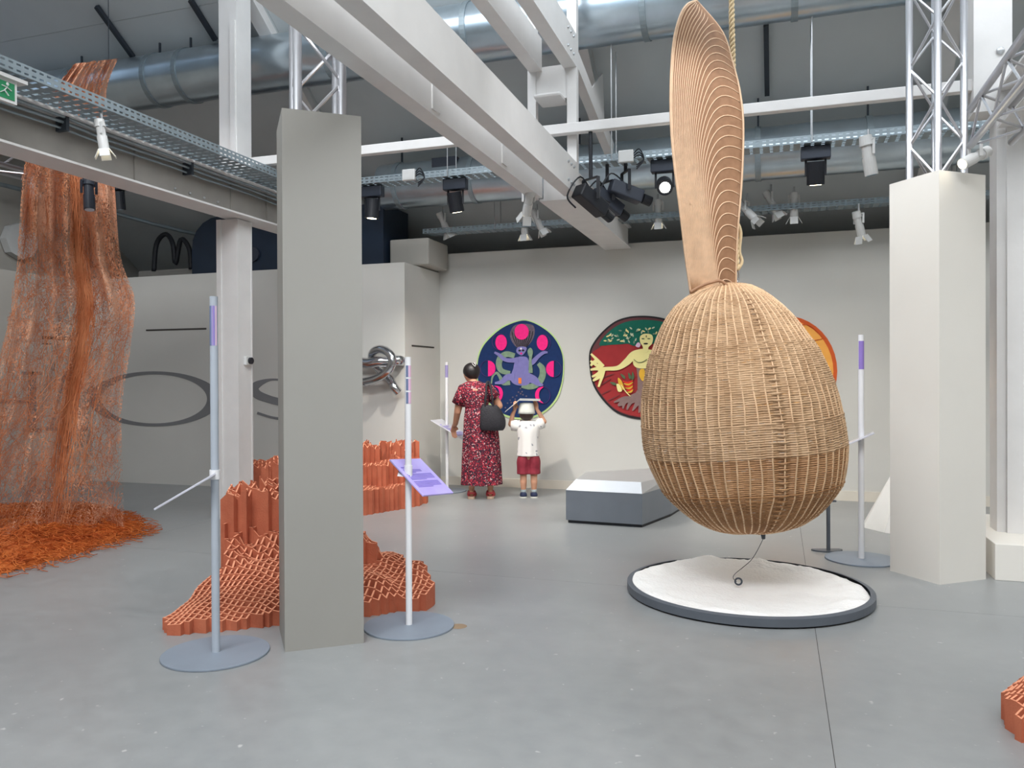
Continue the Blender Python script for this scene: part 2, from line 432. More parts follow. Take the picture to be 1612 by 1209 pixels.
# left beam line (carries tray and conduits)
lb = ibeam('steel_beam', 'long white steel beam with brownish web beside the perforated cable tray', (-5.36, 0.5, 3.15), (-5.36, 9.35, 3.15), .30, .38, web='steel_web')
for yy in (4.2, 5.6, 6.9, 7.5):
    MB().box(-5.352, -5.335, yy, yy + .016, 3.17, 3.5).build('stiffener', 'steel_web', lb, world=True)
for yy in (6.1, 6.3, 6.5, 6.7):
    MB().ell((-5.345, yy, 3.25), (.012, .012, .012), 8, 5).build('bolt', 'rod', lb, world=True)
# double beams over the column
def boxbeam(name, label, x0, x1, y0, y1, z0, z1, bolts=True):
    r = thing(name, label, 'beam', ((x0 + x1) / 2, y0, z0))
    t = .016
    MB().box(x1 - t, x1, y0, y1, z0, z1).build('web', 'steel_white', r, world=True)
    MB().box(x0, x1 - t, y0, y1, z0, z0 + t).build('bottom_flange', 'steel_white', r, world=True)
    MB().box(x0, x1 - t, y0, y1, z1 - t, z1).build('top_flange', 'steel_white', r, world=True)
    if bolts:
        for k in range(3):
            for zz in (z0 + .07, z1 - .07):
                MB().ell((x1 + .004, y1 - .12 - .1 * k, zz), (.014, .014, .014), 8, 5).build('bolt', 'rod', r, world=True)
    return r
boxbeam('channel_beam', 'white steel channel beam of the low pair, on the wicker egg side', -1.87, -1.75, 0.6, 7.16, 3.14, 3.44)
r = boxbeam('channel_beam', 'white steel channel beam of the low pair, on the hanging net side', -2.20, -2.08, 0.6, 7.16, 3.14, 3.44, False)
for yy in (4.65, 6.0):
    MB().box(-2.082, -2.07, yy, yy + .12, 3.17, 3.36).build('weld_plate', 'steel_white', r, world=True)
boxbeam('channel_beam', 'white steel channel beam of the high pair, on the wicker egg side', -1.87, -1.75, 2.0, 7.16, 4.32, 4.62)
boxbeam('channel_beam', 'white steel channel beam of the high pair, on the hanging net side', -2.20, -2.08, 2.0, 7.16, 4.32, 4.62, False)
ibeam('wide_beam', 'wide white steel beam running from the hanging posts to the back wall', (-1.95, 7.2, 3.12), (-1.95, 10.19, 3.12), .34, .28, tw=.26)
# hanging double post
pr = thing('steel_post', 'white double steel post standing on the beams near the bright lamp', 'post', (-1.97, 7.2, 3.14))
for (x0, x1) in ((-2.22, -2.14), (-1.84, -1.75)):
    MB().box(x0, x1, 7.16, 7.24, 3.14, roofz(7.2) - .06).build('post_flat', 'steel_white', pr, world=True)
MB().box(-2.14, -1.84, 7.17, 7.23, 4.05, 4.36).build('bracket_plate', 'steel_white', pr, world=True)
bevel(MB().box(-2.12, -1.86, 7.0, 7.3, 4.02, 4.06).build('junction_box_cover', 'steel_white', pr, world=True), .02)
# left post (H section)
pl = thing('steel_post', 'white H section steel post rising out of the terracotta sculpture', 'post', (-5.47, 7.12, 0))
MB().box(-5.60, -5.34, 7.22, 7.24, 0, 3.14).build('flange', 'steel_white', pl, world=True)
MB().box(-5.60, -5.34, 7.00, 7.02, 0, 3.14).build('flange', 'steel_white', pl, world=True)
MB().box(-5.36, -5.345, 7.02, 7.22, 0, 3.14).build('web', 'steel_white', pl, world=True)
MB().box(-5.595, -5.54, 6.985, 7.0, 0, 3.14).build('cable_cover', 'steel_white', pl, world=True)
MB().box(-5.56, -5.34, 7.0, 7.24, 3.53, roofz(7.2) - .12).build('upper_post', 'steel_white', pl, world=True)
MB().box(-5.41, -5.35, 6.98, 7.0, 3.53, 5.2).build('cable_cover', 'steel_white', pl, world=True)
# right post
pq = thing('steel_post', 'cream painted steel post standing on the low white plinth', 'post', (1.68, 7.12, .26))
MB().box(1.60, 1.66, 7.02, 7.24, .26, 3.5).build('flange', 'steel_white', pq, world=True)
MB().box(1.66, 1.80, 6.98, 7.0, .26, 3.5).build('cover', 'steel_white', pq, world=True)
MB().box(1.66, 1.80, 7.0, 7.24, .26, 3.5).build('web', 'steel_white', pq, world=True)
MB().box(1.44, 1.70, 7.0, 7.24, 3.5, roofz(7.2) - .12).build('upper_post', 'steel_white', pq, world=True)
MB().prism([(1.80, 7.02, 2.75), (2.5, 7.02, 3.3), (2.5, 7.02, 3.6), (1.80, 7.02, 3.6)], (0, .2, 0)).build('haunch', 'steel_white', pq, world=True)
MB().ell((1.62, 6.99, 3.95), (.03, .015, .03), 10, 6).build('bolt', 'rod', pq, world=True)
# right beam
ibeam('steel_beam', 'white steel beam running beside the horizontal aluminium truss', (1.74, 0.5, 3.36), (1.74, 7.0, 3.36), .28, .3)
# crosswise tube
ct = MB().box(-5.34, 1.62, 7.06, 7.14, 3.69, 3.78).build('tie_bar', 'steel_white'); tag(ct, 'long white square steel tie bar crossing between the posts', 'beam'); bevel(ct, .006)
# rafters under the roof
for (x, lab) in ((-5.45, 'white sloping roof rafter above the post with the small camera'), (-1.97, 'white sloping roof rafter with bolted gusset behind the double post'), (1.57, 'white sloping roof rafter above the cream post')):
    ibeam('roof_rafter', lab, (x, 10.6, roofz(10.6) - .26), (x, 5.2, roofz(5.2) - .26), .16, .24)
st = thing('roof_strut', 'white steel strut with triangular gusset below the roof rafter', 'beam', (-1.8, 7.25, 4.4))
MB().bar((-1.80, 7.25, 4.42), (-1.80, 9.2, 3.98), .09, .16).build('strut_bar', 'steel_white', st, world=True)
MB().prism([(-1.8, 7.9, 4.36), (-1.8, 8.5, 4.75), (-1.8, 8.6, 4.15)], (.015, 0, 0)).build('gusset_plate', 'steel_white', st, world=True)
# dark hanger channels beneath the roof
for (p, q, lab) in (((152, 10), (228, 88), 'dark hanger rail under the roof above the orange net'), ((300, 0), (352, 62), 'dark hanger rail under the roof beside the white post'), ((1206, 40), (1214, 150), 'dark hanger rail under the roof behind the rope')):
    def onroof(px, py):
        d = ray(px, py); t = (Z0 + S * Y0 - CP.z - .06) / (d.z + S * d.y); return CP + d * t
    a = onroof(*p); b = onroof(*q); b.x = a.x; b.z = roofz(b.y) - .05
    o = MB().bar(a, b, .05, .05).build('hanger_rail', 'dark_rod'); tag(o, lab, 'rail')

# ------------------------------------------------------------------ trusses
def truss(root, p, q, half, ax, ay, rt=.025, rb=.010, step=.28):
    p = Vector(p); q = Vector(q); ax = Vector(ax).normalized(); ay = Vector(ay).normalized()
    cor = [ax * (half * i) + ay * (half * j) for (i, j) in ((-1, -1), (1, -1), (1, 1), (-1, 1))]
    for c in cor:
        MB().tube([p + c, q + c], rt, 12).build('chord_tube', 'alu', root, smooth=True, world=True)
    d = q - p; n = max(2, int(d.length / step))
    for k in range(4):
        a, b = cor[k], cor[(k + 1) % 4]
        for i in range(n):
            s0, s1 = (a, b) if (i + k) % 2 == 0 else (b, a)
            MB().tube([p + d * (i / n) + s0, p + d * ((i + 1) / n) + s1], rb, 6).build('brace', 'alu', root, world=True)
D1 = Vector((.783, .622, 0)); D2 = Vector((-.622, .783, 0))
C1F = Vector((-2.5, 3.65, 0)); W1 = .42
C2F = Vector((1.069, 6.237, 0)); W2 = .44
def column(name, f, wd, ht, label, mt):
    r = [f, f + D1 * wd, f + D1 * wd + D2 * wd, f + D2 * wd]
    root = thing(name, label, 'column', f + (D1 + D2) * (wd / 2), math.atan2(D1.y, D1.x))
    t = .018
    c = f + (D1 + D2) * (wd / 2) + Vector((0, 0, ht / 2))
    for (n_, o_, a_, h1) in ((0, -D2, D1, wd / 2), (1, D2, D1, wd / 2), (2, -D1, D2, wd / 2 - t), (3, D1, D2, wd / 2 - t)):
        MB().obox(c + o_ * (wd / 2 - t / 2), a_, o_, (0, 0, 1), h1, t / 2, ht / 2).build('side_panel', mt, root, world=True)
    return root
column('clad_column', C1F, W1, 2.9, 'tall grey boxed column standing in the terracotta sculpture', 'column')
column('clad_column', C2F, W2, 2.9, 'tall pale grey boxed column next to the low white plinth', 'column_light')
c1 = C1F + (D1 + D2) * (W1 / 2); c2 = C2F + (D1 + D2) * (W2 / 2)
t1 = thing('truss_tower', 'aluminium truss tower emerging from the grey column under the paired beams', 'truss', c1)
truss(t1, c1 + Vector((0, 0, 0.01)), c1 + Vector((0, 0, 3.95)), .12, D1, D2)
t2 = thing('truss_tower', 'aluminium truss tower emerging from the column next to the white plinth', 'truss', c2)
truss(t2, c2 + Vector((0, 0, 0.01)), c2 + Vector((0, 0, 4.6)), .125, D1, D2)
t3 = thing('horizontal_truss', 'horizontal aluminium truss beam beside the steel beam, joined to a truss tower', 'truss', (1.40, 6.3, 3.05))
truss(t3, (1.40, 6.3, 3.19), (1.40, 1.0, 3.19), .125, (1, 0, 0), (0, 0, 1), .024, .009, .3)
t4 = thing('horizontal_truss', 'horizontal aluminium truss ending in front of the orange net', 'truss', (-6.8, 6.1, 3.5))
truss(t4, (-6.8, 6.15, 3.55), (-6.8, 1.0, 3.55), .13, (1, 0, 0), (0, 0, 1), .024, .009, .3)

# ------------------------------------------------------------------ ducts
def duct(name, label, x0, x1, y, z, r, collars, mt='galv'):
    root = thing(name, label, 'duct', (x0, y, z))
    MB().tube([(x0, y, z), (x1, y, z)], r, 48, caps=False).build('duct_tube', mt, root, smooth=True, world=True)
    for c in collars:
        MB().tube([(c - .03, y, z), (c - .03 + .001, y, z), (c + .03, y, z)], [r + .001, r + .012, r + .012], 48).build('collar', 'galv_dull', root, smooth=False, world=True)
        MB().bar((c, y, z + r), (c, y, min(roofz(y) - .03, z + r + 1.2)), .02, .02, (0, 1, 0)).build('hanger', 'dark_rod', root, world=True)
    return root
duct('air_duct', 'large galvanised spiral duct hung high under the roof', -9.6, 3.6, 7.75, 5.04, .30, [-8.2, -7.0, -6.55, -4.6, -3.0, -1.2, .15, 1.6])
d2 = duct('air_duct', 'galvanised round duct hung low above the wall cable tray', -4.75, 3.6, 9.15, 3.9, .28, [-4.5, -3.5, -2.2, -.2, .9, 2.2])
MB().box(-3.98, -3.66, 8.9, 9.1, 4.02, 4.14).build('access_hatch', 'charcoal', d2, world=True)
# short vertical duct/elbow beyond partition
e = MB().box(-4.86, -4.3, 9.5, 10.15, 2.95, 3.3).build('rectangular_duct', 'wall_upper'); tag(e, 'beige rectangular duct lying above the partition return', 'duct'); bevel(e, .02)
# navy tank
tk = thing('air_handler', 'dark navy rounded tank standing behind the lettered partition', 'tank', (-6.6, 9.95, 0))
prof = [(-7.95, 2.4)]
pts = [(-7.95, 9.4, 0.0), (-7.95, 9.4, 3.3)] + [(-7.5 - .45 * math.cos(a), 9.4, 3.35 + .42 * math.sin(a)) for a in [math.radians(t) for t in (15, 35, 55, 75, 90)]] + [(-4.9, 9.4, 3.77), (-4.9, 9.4, 0)]
MB().prism(pts, (0, .74, 0)).build('tank_body', 'navy', tk, world=True)
MB().tube([(-6.9, 9.39, 3.2), (-6.9, 9.36, 3.2)], .1, 20).build('inspection_cover', 'charcoal', tk, world=True)

# ------------------------------------------------------------------ cable trays
def perforated(mb, o, d, u, L, h, rows=2, pitch=.06, slot=.034):
    """strip of sheet metal with rows of slots: o origin, d along, u up"""
    o = Vector(o); d = Vector(d); u = Vector(u); n = int(L / pitch); sh = h * .16
    gaps = [(h * (k + .5) / rows - sh / 2, h * (k + .5) / rows + sh / 2) for k in range(rows)]
    zs = [0] + [z for g in gaps for z in g] + [h]
    def quad(a0, a1, b0, b1): mb.add([o + d * a0 + u * b0, o + d * a1 + u * b0, o + d * a1 + u * b1, o + d * a0 + u * b1], [(0, 1, 2, 3)])
    for k in range(0, len(zs) - 1, 2): quad(0, n * pitch, zs[k], zs[k + 1])
    for g in gaps:
        for i in range(n): quad(i * pitch, i * pitch + pitch - slot, g[0], g[1])
    return mb
def tray(label, p, q, wd, h, rods, group=None, zr=None):
    p = Vector(p); q = Vector(q); d = (q - p).normalized(); L = (q - p).length; sd = d.cross(Vector((0, 0, 1))).normalized()
    r = thing('cable_tray', label, 'cable tray', p)
    for s_ in (-1, 1):
        solid(perforated(MB(), p + sd * (wd / 2 * s_), d, Vector((0, 0, 1)), L, h).build('side_rail', 'galv_dull', r, world=True, fix=False), .003)
    solid(perforated(MB(), p - sd * (wd / 2), d, sd, L, wd, rows=4, pitch=.09, slot=.03).build('tray_bottom', 'galv_dull', r, world=True, fix=False), .003)
    for t in rods:
        for s_ in (-1, 1):
            c = p + d * t + sd * ((wd / 2 + .01) * s_)
            MB().tube([c, (c.x, c.y, 4.76 if c.y < 8.5 else roofz(c.y) - .02)], .006, 6).build('hanger_rod', 'rod', r, world=True)
    return r
tray('wide perforated cable tray running along the brownish beam', (-5.12, 0.8, 3.56), (-5.12, 7.7, 3.56), .36, .085, [])
tray('perforated cable tray carrying the black lamps in front of the low duct', (-4.9, 7.9, 3.60), (2.9, 7.9, 3.60), .22, .07, [1.6, 3.35, 5.2, 7.0])
tray('perforated cable tray carrying the small white spotlights near the back wall', (-4.4, 9.65, 3.36), (3.2, 9.65, 3.36), .22, .06, [1.0, 4.0, 6.2])
# conduits on the left beam
cd = thing('conduit_run', 'bundle of grey conduits clipped along the brownish steel beam', 'conduit', (-5.2, 0.8, 3.4))
for (x, z, r_) in ((-5.26, 3.50, .014), (-5.28, 3.46, .012), (-5.30, 3.42, .010)):
    pts = [(x + .008 * math.sin(k * 1.7 + z * 30), 0.8 + k * .4, z + .008 * math.sin(k * 2.1)) for k in range(22)]
    MB().tube(pts, r_, 8).build('conduit', 'galv_dull', cd, smooth=True, world=True)
for yy in (3.4, 4.8, 6.2, 7.8):
    MB().box(-5.345, -5.24, yy, yy + .03, 3.40, 3.53).build('clip', 'dark_rod', cd, world=True)

# ------------------------------------------------------------------ spotlights
def frame_from(aim):
    a = Vector(aim).normalized(); sdir = a.cross(Vector((0, 0, 1)))
    sdir = sdir.normalized() if sdir.length > 1e-3 else Vector((1, 0, 0))
    return a, sdir, sdir.cross(a)
def profile_spot(label, pos, aim, mt='spot_white', sc=1.0, lit=0, top=None, energy=0, doors=True, color=(1, .93, .84), cone=55):
    """pos = yoke pivot"""
    pos = Vector(pos); a, sd, u = frame_from(aim)
    r = thing('spotlight', label, 'spotlight', pos)
    L = .13 * sc
    MB().tube([pos - a * L, pos - a * (L * .5), pos - a * (L * .5), pos + a * (L * .1), pos + a * (L * .1), pos + a * L],
              [.040 * sc, .046 * sc, .036 * sc, .036 * sc, .042 * sc, .042 * sc], 20).build('lamp_body', mt, r, smooth=False, world=True)
    MB().tube([pos + a * (L * .97), pos + a * (L * 1.02)], .034 * sc, 20).build('lens', 'lens_glow' if lit else 'glass_pane', r, world=True)
    if doors:
        for (k, v1, v2) in ((1, u, sd), (-1, u, sd), (1, sd, u), (-1, sd, u)):
            c = pos + a * (L * 1.0 + .035 * sc) + v1 * (k * .062 * sc)
            MB().obox(c, (a + v1 * (k * .55)), v2, (v1 - a * (k * .55)), .042 * sc, .04 * sc, .002).build('barn_door', mt, r, world=True)
    tp = top if top else pos.z + .2 * sc
    MB().bar(pos + sd * (.052 * sc), pos + sd * (.052 * sc) + Vector((0, 0, .1 * sc)), .012, .02, (1, 0, 0)).bar(pos - sd * (.052 * sc), pos - sd * (.052 * sc) + Vector((0, 0, .1 * sc)), .012, .02, (1, 0, 0)) \
        .bar(pos - sd * (.058 * sc) + Vector((0, 0, .1 * sc)), pos + sd * (.058 * sc) + Vector((0, 0, .1 * sc)), .02, .012).build('yoke', mt, r, world=True)
    if tp > pos.z + .1 * sc + .01:
        MB().tube([pos + Vector((0, 0, .1 * sc)), (pos.x, pos.y, tp)], .010, 8).build('stem', 'rod', r, world=True)
    if energy:
        l = bpy.data.lights.new('spot_beam', 'SPOT'); l.energy = energy; l.color = color; l.spot_size = math.radians(cone); l.spot_blend = .7; l.shadow_soft_size = .04
        lo = bpy.data.objects.new('spot_beam', l); COL.objects.link(lo); lo.parent = r
        lo.location = a * (L * 1.1 + .0); lo.rotation_euler = a.to_track_quat('-Z', 'Y').to_euler()
    return r
def track_lamp(label, pos, aim, energy=0, bright=False, boxw=.26, cone=60):
    """pos = centre of the black driver box bottom; cylinder hangs beneath"""
    pos = Vector(pos); a, sd, u = frame_from(aim)
    r = thing('track_lamp', label, 'lamp', pos)
    bevel(MB().box(pos.x - boxw / 2, pos.x + boxw / 2, pos.y - .05, pos.y + .05, pos.z, pos.z + .12).build('driver_box', 'charcoal', r, world=True), .01)
    c = pos + Vector((0, 0, -.13))
    MB().tube([c - a * .11, c + a * .10], .078, 24).build('lamp_cylinder', 'black', r, world=True)
    MB().tube([c + a * .099, c + a * .104], .05, 24).build('lens', 'lens_bright' if bright else ('lens_glow' if energy else 'glass_pane'), r, world=True)
    MB().bar(pos + Vector((.085, 0, .0)), pos + Vector((.085, 0, -.15)), .02, .01, (0, 1, 0)).bar(pos + Vector((-.085, 0, .0)), pos + Vector((-.085, 0, -.15)), .02, .01, (0, 1, 0)).build('yoke', 'black', r, world=True)
    if energy:
        l = bpy.data.lights.new('lamp_beam', 'SPOT'); l.energy = energy; l.color = (1, .94, .85); l.spot_size = math.radians(cone); l.spot_blend = .8; l.shadow_soft_size = .05
        lo = bpy.data.objects.new('lamp_beam', l); COL.objects.link(lo); lo.parent = r
        lo.location = Vector((0, 0, -.13)) + a * .12; lo.rotation_euler = a.to_track_quat('-Z', 'Y').to_euler()
    return r
TY = 7.9
def tlamp(px, py, label, aim, **k):
    p = at_y(px, py, TY); p.z = 3.47; track_lamp(label, p, aim, **k)
tlamp(717, 302, 'black cylinder lamp on a driver box facing the blue round textile', (.06, .30, -1), energy=210, cone=120)
tlamp(586, 310, 'black cylinder lamp on a driver box, half hidden beside the grey column', (-.1, .05, -1), energy=30)
tlamp(1284, 250, 'black cylinder lamp on a driver box hung above the pole with the purple sticker', (.0, .25, -1), energy=150, cone=120)
tlamp(1046, 272, 'black cylinder lamp with dazzling lens aimed at the viewer side', (.18, -1.0, -.42), energy=30, bright=True, cone=40)
# black projectors cluster by the wide beam
for k, (px, py, aim, lab) in enumerate([(930, 316, (.5, .7, -.45), 'bulky black theatre projector hung next to the double steel post'), (956, 318, (.6, .7, -.5), 'slim black projector hung between two other projectors'),
                                        (985, 302, (.8, .5, -.3), 'long black projector with dangling cables under the white junction box')]):
    p = at_y(px, py, (7.1, 7.9, 7.9)[k])
    a, sd, u = frame_from(aim)
    r = thing('theatre_projector', lab, 'projector', p)
    bevel(MB().obox(p, a, sd, u, .17, .07, .065).build('housing', 'charcoal' if k else 'black', r, world=True), .012)
    MB().tube([p + a * .19, p + a * .28], .05, 16).build('snout', 'black', r, world=True)
    MB().bar(p + sd * .1, p + sd * .1 + Vector((0, 0, .2)), .012, .03, (1, 0, 0)).bar(p - sd * .1, p - sd * .1 + Vector((0, 0, .2)), .012, .03, (1, 0, 0)).bar(p - sd * .1 + Vector((0, 0, .2)), p + sd * .1 + Vector((0, 0, .2)), .03, .012).build('yoke', 'black', r, world=True)
    MB().tube([p + Vector((0, 0, .2)), (p.x, p.y, (3.69, 3.6, 3.6)[k])], .018, 8).build('clamp_stem', 'black', r, world=True)
    MB().tube(catmull([p + u * .06, p + u * .12 - a * .2, p - a * .25 - u * .12, p - a * .12 - u * .16], 6), .008, 6).build('cable', 'black', r, world=True)
# white spots near the back wall
for (px, py, aim, lab, lit, yy) in [
        (698, 350, (.35, .35, -1), 'white barn door spotlight on the wall tray above the partition return', 0, 9.6),
        (825, 352, (0, .2, -1), 'white barn door spotlight on the wall tray above the child', 0, 9.6),
        (846, 346, (.45, .2, -1), 'white spotlight tilted sideways on the wall tray above the child', 0, 9.55),
        (1036, 332, (0, .2, -1), 'white barn door spotlight on the wall tray beside the wicker blade', 0, 9.6),
        (1176, 332, (.6, -.2, -.7), 'boxy white spotlight peeking out behind the wicker blade', 0, 9.5),
        (1214, 318, (.5, .1, -1), 'white spotlight angled on the wall tray behind the rope', 0, 9.6),
        (1250, 322, (0, .2, -1), 'upright white barn door spotlight on the wall tray', 0, 9.6),
        (1352, 352, (.25, .3, -1), 'white spotlight hung lowest on the wall tray near the pale column', 1, 9.5)]:
    p = at_y(px, py, yy)
    profile_spot(lab, p, aim, sc=1.05, lit=lit or px in (825, 1036, 1250), top=max(3.36, p.z + .2), doors=True, energy=0)
p = at_y(832, 318, 7.0)
profile_spot('white spotlight with glowing lens clamped under the paired beams', p, (-.35, .6, -.75), sc=1.0, lit=1, top=3.14, energy=60)
p = at_y(1367, 245, 7.75)
profile_spot('large white spotlight hooked on the lamp tray near the truss tower', p, (.16, .1, -1), sc=1.35, lit=0, top=3.66, doors=False)
p = at_z(1530, 262, 3.06)
p = at_x(1535, 248, 1.3)
profile_spot('white hexagonal spotlight with lit lens clamped under the horizontal truss', p, (-.72, -.5, -.42), sc=.95, lit=1, top=3.06, doors=False, energy=20)
p = at_x(160, 212, -5.0)
profile_spot('white barn door spotlight hanging below the wide cable tray', p, (.12, .1, -1), sc=.9, lit=1, top=3.56, energy=25)
p = at_x(50, 285, -6.72)
profile_spot('white spotlight clamped under the truss before the net', p, (.1, .2, -1), sc=.9, lit=0, top=3.42)
p = at_x(140, 305, -5.85)
profile_spot('dark grey spotlight hanging before the orange net', p, (.15, -.1, -1), sc=1.15, mt='charcoal', lit=0, top=3.75, doors=False)
p = at_x(186, 300, -7.6)
track_lamp('black cylinder lamp beside the top edge of the orange net', p, (0, .1, -1))
# two junction boxes on the lamp tray, exit sign, post camera
for (px, py, lab) in ((645, 276, 'small white junction box with cables on the lamp tray next to the grey column'), (986, 247, 'white junction box with coiled wires on the lamp tray above the projectors')):
    p = at_y(px, py, 7.78); r = thing('junction_box', lab, 'box', p)
    bevel(MB().box(p.x - .075, p.x + .075, 7.74, 7.79, p.z - .06, p.z + .06).build('box_body', 'spot_white', r, world=True), .01)
    for k in range(3):
        MB().tube(catmull([(p.x + .07, 7.77, p.z - .02 + .02 * k), (p.x + .13, 7.76, p.z + .03 * k), (p.x + .17, 7.78, p.z - .04), (p.x + .10, 7.77, p.z - .09 - .02 * k)], 5), .006, 6).build('wire', 'black', r, world=True)
p = at_x(4, 140, -5.0)
ex = thing('exit_sign', 'green and white running man exit sign under the wide cable tray', 'sign', p)
MB().box(-5.02, -4.99, p.y - .12, p.y + .10, p.z - .08, p.z + .075).build('sign_box', 'spot_white', ex, world=True)
MB().box(-4.99, -4.986, p.y - .10, p.y + .08, p.z - .06, p.z + .055).build('sign_face', 'exit_green', ex, world=True)
MB().box(-5.05, -4.96, p.y - .13, p.y + .16, p.z + .075, p.z + .10).build('sign_canopy', 'spot_white', ex, world=True)
m_ = MB()
for (a, b) in (((.02, .02), (.0, -.01)), ((.0, -.01), (.03, -.04)), ((.0, -.01), (-.03, -.03)), ((.015, .015), (.05, .0)), ((.015, .015), (-.02, .02))):
    m_.bar((-4.984, p.y + a[0], p.z + a[1]), (-4.984, p.y + b[0], p.z + b[1]), .004, .014, (1, 0, 0))
m_.ell((-4.984, p.y + .025, p.z + .04), (.003, .012, .012), 8, 5)
m_.build('running_figure', 'spot_white', ex, world=True)
p = at_x(391, 568, -5.33)
cm = thing('wall_camera', 'tiny white camera with round black lens on the steel post', 'camera', p)
bevel(MB().box(-5.345, -5.31, p.y - .06, p.y + .05, p.z - .045, p.z + .045).build('camera_body', 'spot_white', cm, world=True), .006)
MB().tube([(-5.31, p.y, p.z), (-5.285, p.y, p.z)], .035, 16).build('lens', 'black', cm, world=True)
# things above the left partition
o = MB().tube(catmull([(-9.9, 5.5, 4.1), (-9.9, 7.5, 4.1), (-9.7, 9.0, 4.05), (-8.0, 10.3, 3.62), (-5.7, 10.35, 3.58)], 6), .03, 8).build('pipe_run', 'galv_dull', None, True); tag(o, 'grey pipe running along the upper wall above the partitions', 'pipe')
p = at_x(26, 380, -10.28)
o = MB().tube([p, p + Vector((.12, 0, 0))], .26, 8).build('alarm_bell', 'spot_white'); tag(o, 'white octagonal alarm housing high on the side wall', 'alarm')
o = MB().tube(catmull([(-8.9, 9.7, 3.1), (-8.85, 9.7, 3.5), (-8.7, 9.72, 3.65), (-8.55, 9.7, 3.5), (-8.5, 9.7, 3.2), (-8.4, 9.7, 3.55), (-8.25, 9.7, 3.4), (-8.22, 9.7, 3.1)], 6), .035, 8).build('hose_loop', 'black', None, True); tag(o, 'looped black hose above the lettered partition beside the tank', 'hose')
o = MB().box(-9.2, -7.95, 9.7, 10.3, 0, 3.12).build('equipment_cabinet', 'steel_web'); tag(o, 'grey equipment cabinet showing above the lettered partition beside the tank', 'cabinet'); bevel(o, .02)

# ================================================================== LETTERING ON THE WALLS
def annulus(o_pts, i_pts):
    n = len(o_pts); return o_pts + i_pts, [(i, (i + 1) % n, n + (i + 1) % n, n + i) for i in range(n)]
PY = 9.097
def ell_pts(px, py, rx, ry, n=64):
    return [at_y(px + rx * math.cos(2 * math.pi * k / n), py + ry * math.sin(2 * math.pi * k / n), PY) for k in range(n)]
vv, ff = annulus(ell_pts(243, 628, 104, 43.5), ell_pts(243, 628, 83, 38.5))
o = solid(MB().add(vv, ff).build('wall_letter', 'letter'), .004); tag(o, 'wide grey letter O painted on the partition wall', 'letter')
def stroke(pts, wds, fn, k=8):
    """flat ribbon along a pixel path, projected by fn; returns verts, faces"""
    P = catmull([(p[0], p[1], 0) for p in pts], k); W = catmull([(w_, 0, 0) for w_ in wds], k)
    vs_, fs_ = [], []
    for i, p in enumerate(P):
        a = P[max(i - 1, 0)]; b = P[min(i + 1, len(P) - 1)]; d = (b - a); d = d.normalized() if d.length > 0 else Vector((1, 0, 0))
        nrm = Vector((-d.y, d.x, 0)); h = W[i].x / 2
        vs_ += [fn(p.x + nrm.x * h, p.y + nrm.y * h), fn(p.x - nrm.x * h, p.y - nrm.y * h)]
        if i: fs_.append((2 * i - 2, 2 * i - 1, 2 * i + 1, 2 * i))
    return vs_, fs_
fnP = lambda x, y: at_y(x, y, PY)
vv, ff = stroke([(472, 606), (455, 600), (425, 598), (402, 608), (404, 620), (425, 629), (455, 637), (474, 648), (465, 660), (432, 658), (405, 650)], [4, 4, 4, 13, 14, 12, 12, 13, 6, 4, 4], fnP)
o = solid(MB().add(vv, ff).build('wall_letter', 'letter'), .004); tag(o, 'grey letter S painted on the partition wall, cut off by the grey column', 'letter')
XL = -9.497
fnL = lambda x, y: at_x(x, y, XL)
def poly_letter(label, polys):
    mb = MB()
    for pg in polys: mb.add([fnL(*p) for p in pg], [tuple(range(len(pg)))])
    o = solid(mb.build('wall_letter', 'letter'), .004); tag(o, label, 'letter')
poly_letter('grey letter A seen through the orange net on the side wall',
            [[(100, 584), (106, 584), (132, 674), (120, 674)], [(100, 584), (103, 592), (83, 674), (78, 674)], [(88, 645), (114, 645), (116, 651), (87, 651)],
             [(72, 672), (90, 672), (90, 678), (72, 678)], [(113, 672), (139, 672), (139, 678), (113, 678)]])
poly_letter('grey letter H seen through the orange net on the side wall',
            [[(44, 585), (57, 585), (57, 678), (44, 678)], [(34, 585), (66, 585), (66, 590), (34, 590)], [(36, 674), (66, 674), (66, 680), (36, 680)], [(-10, 630), (46, 630), (46, 635), (-10, 635)]])

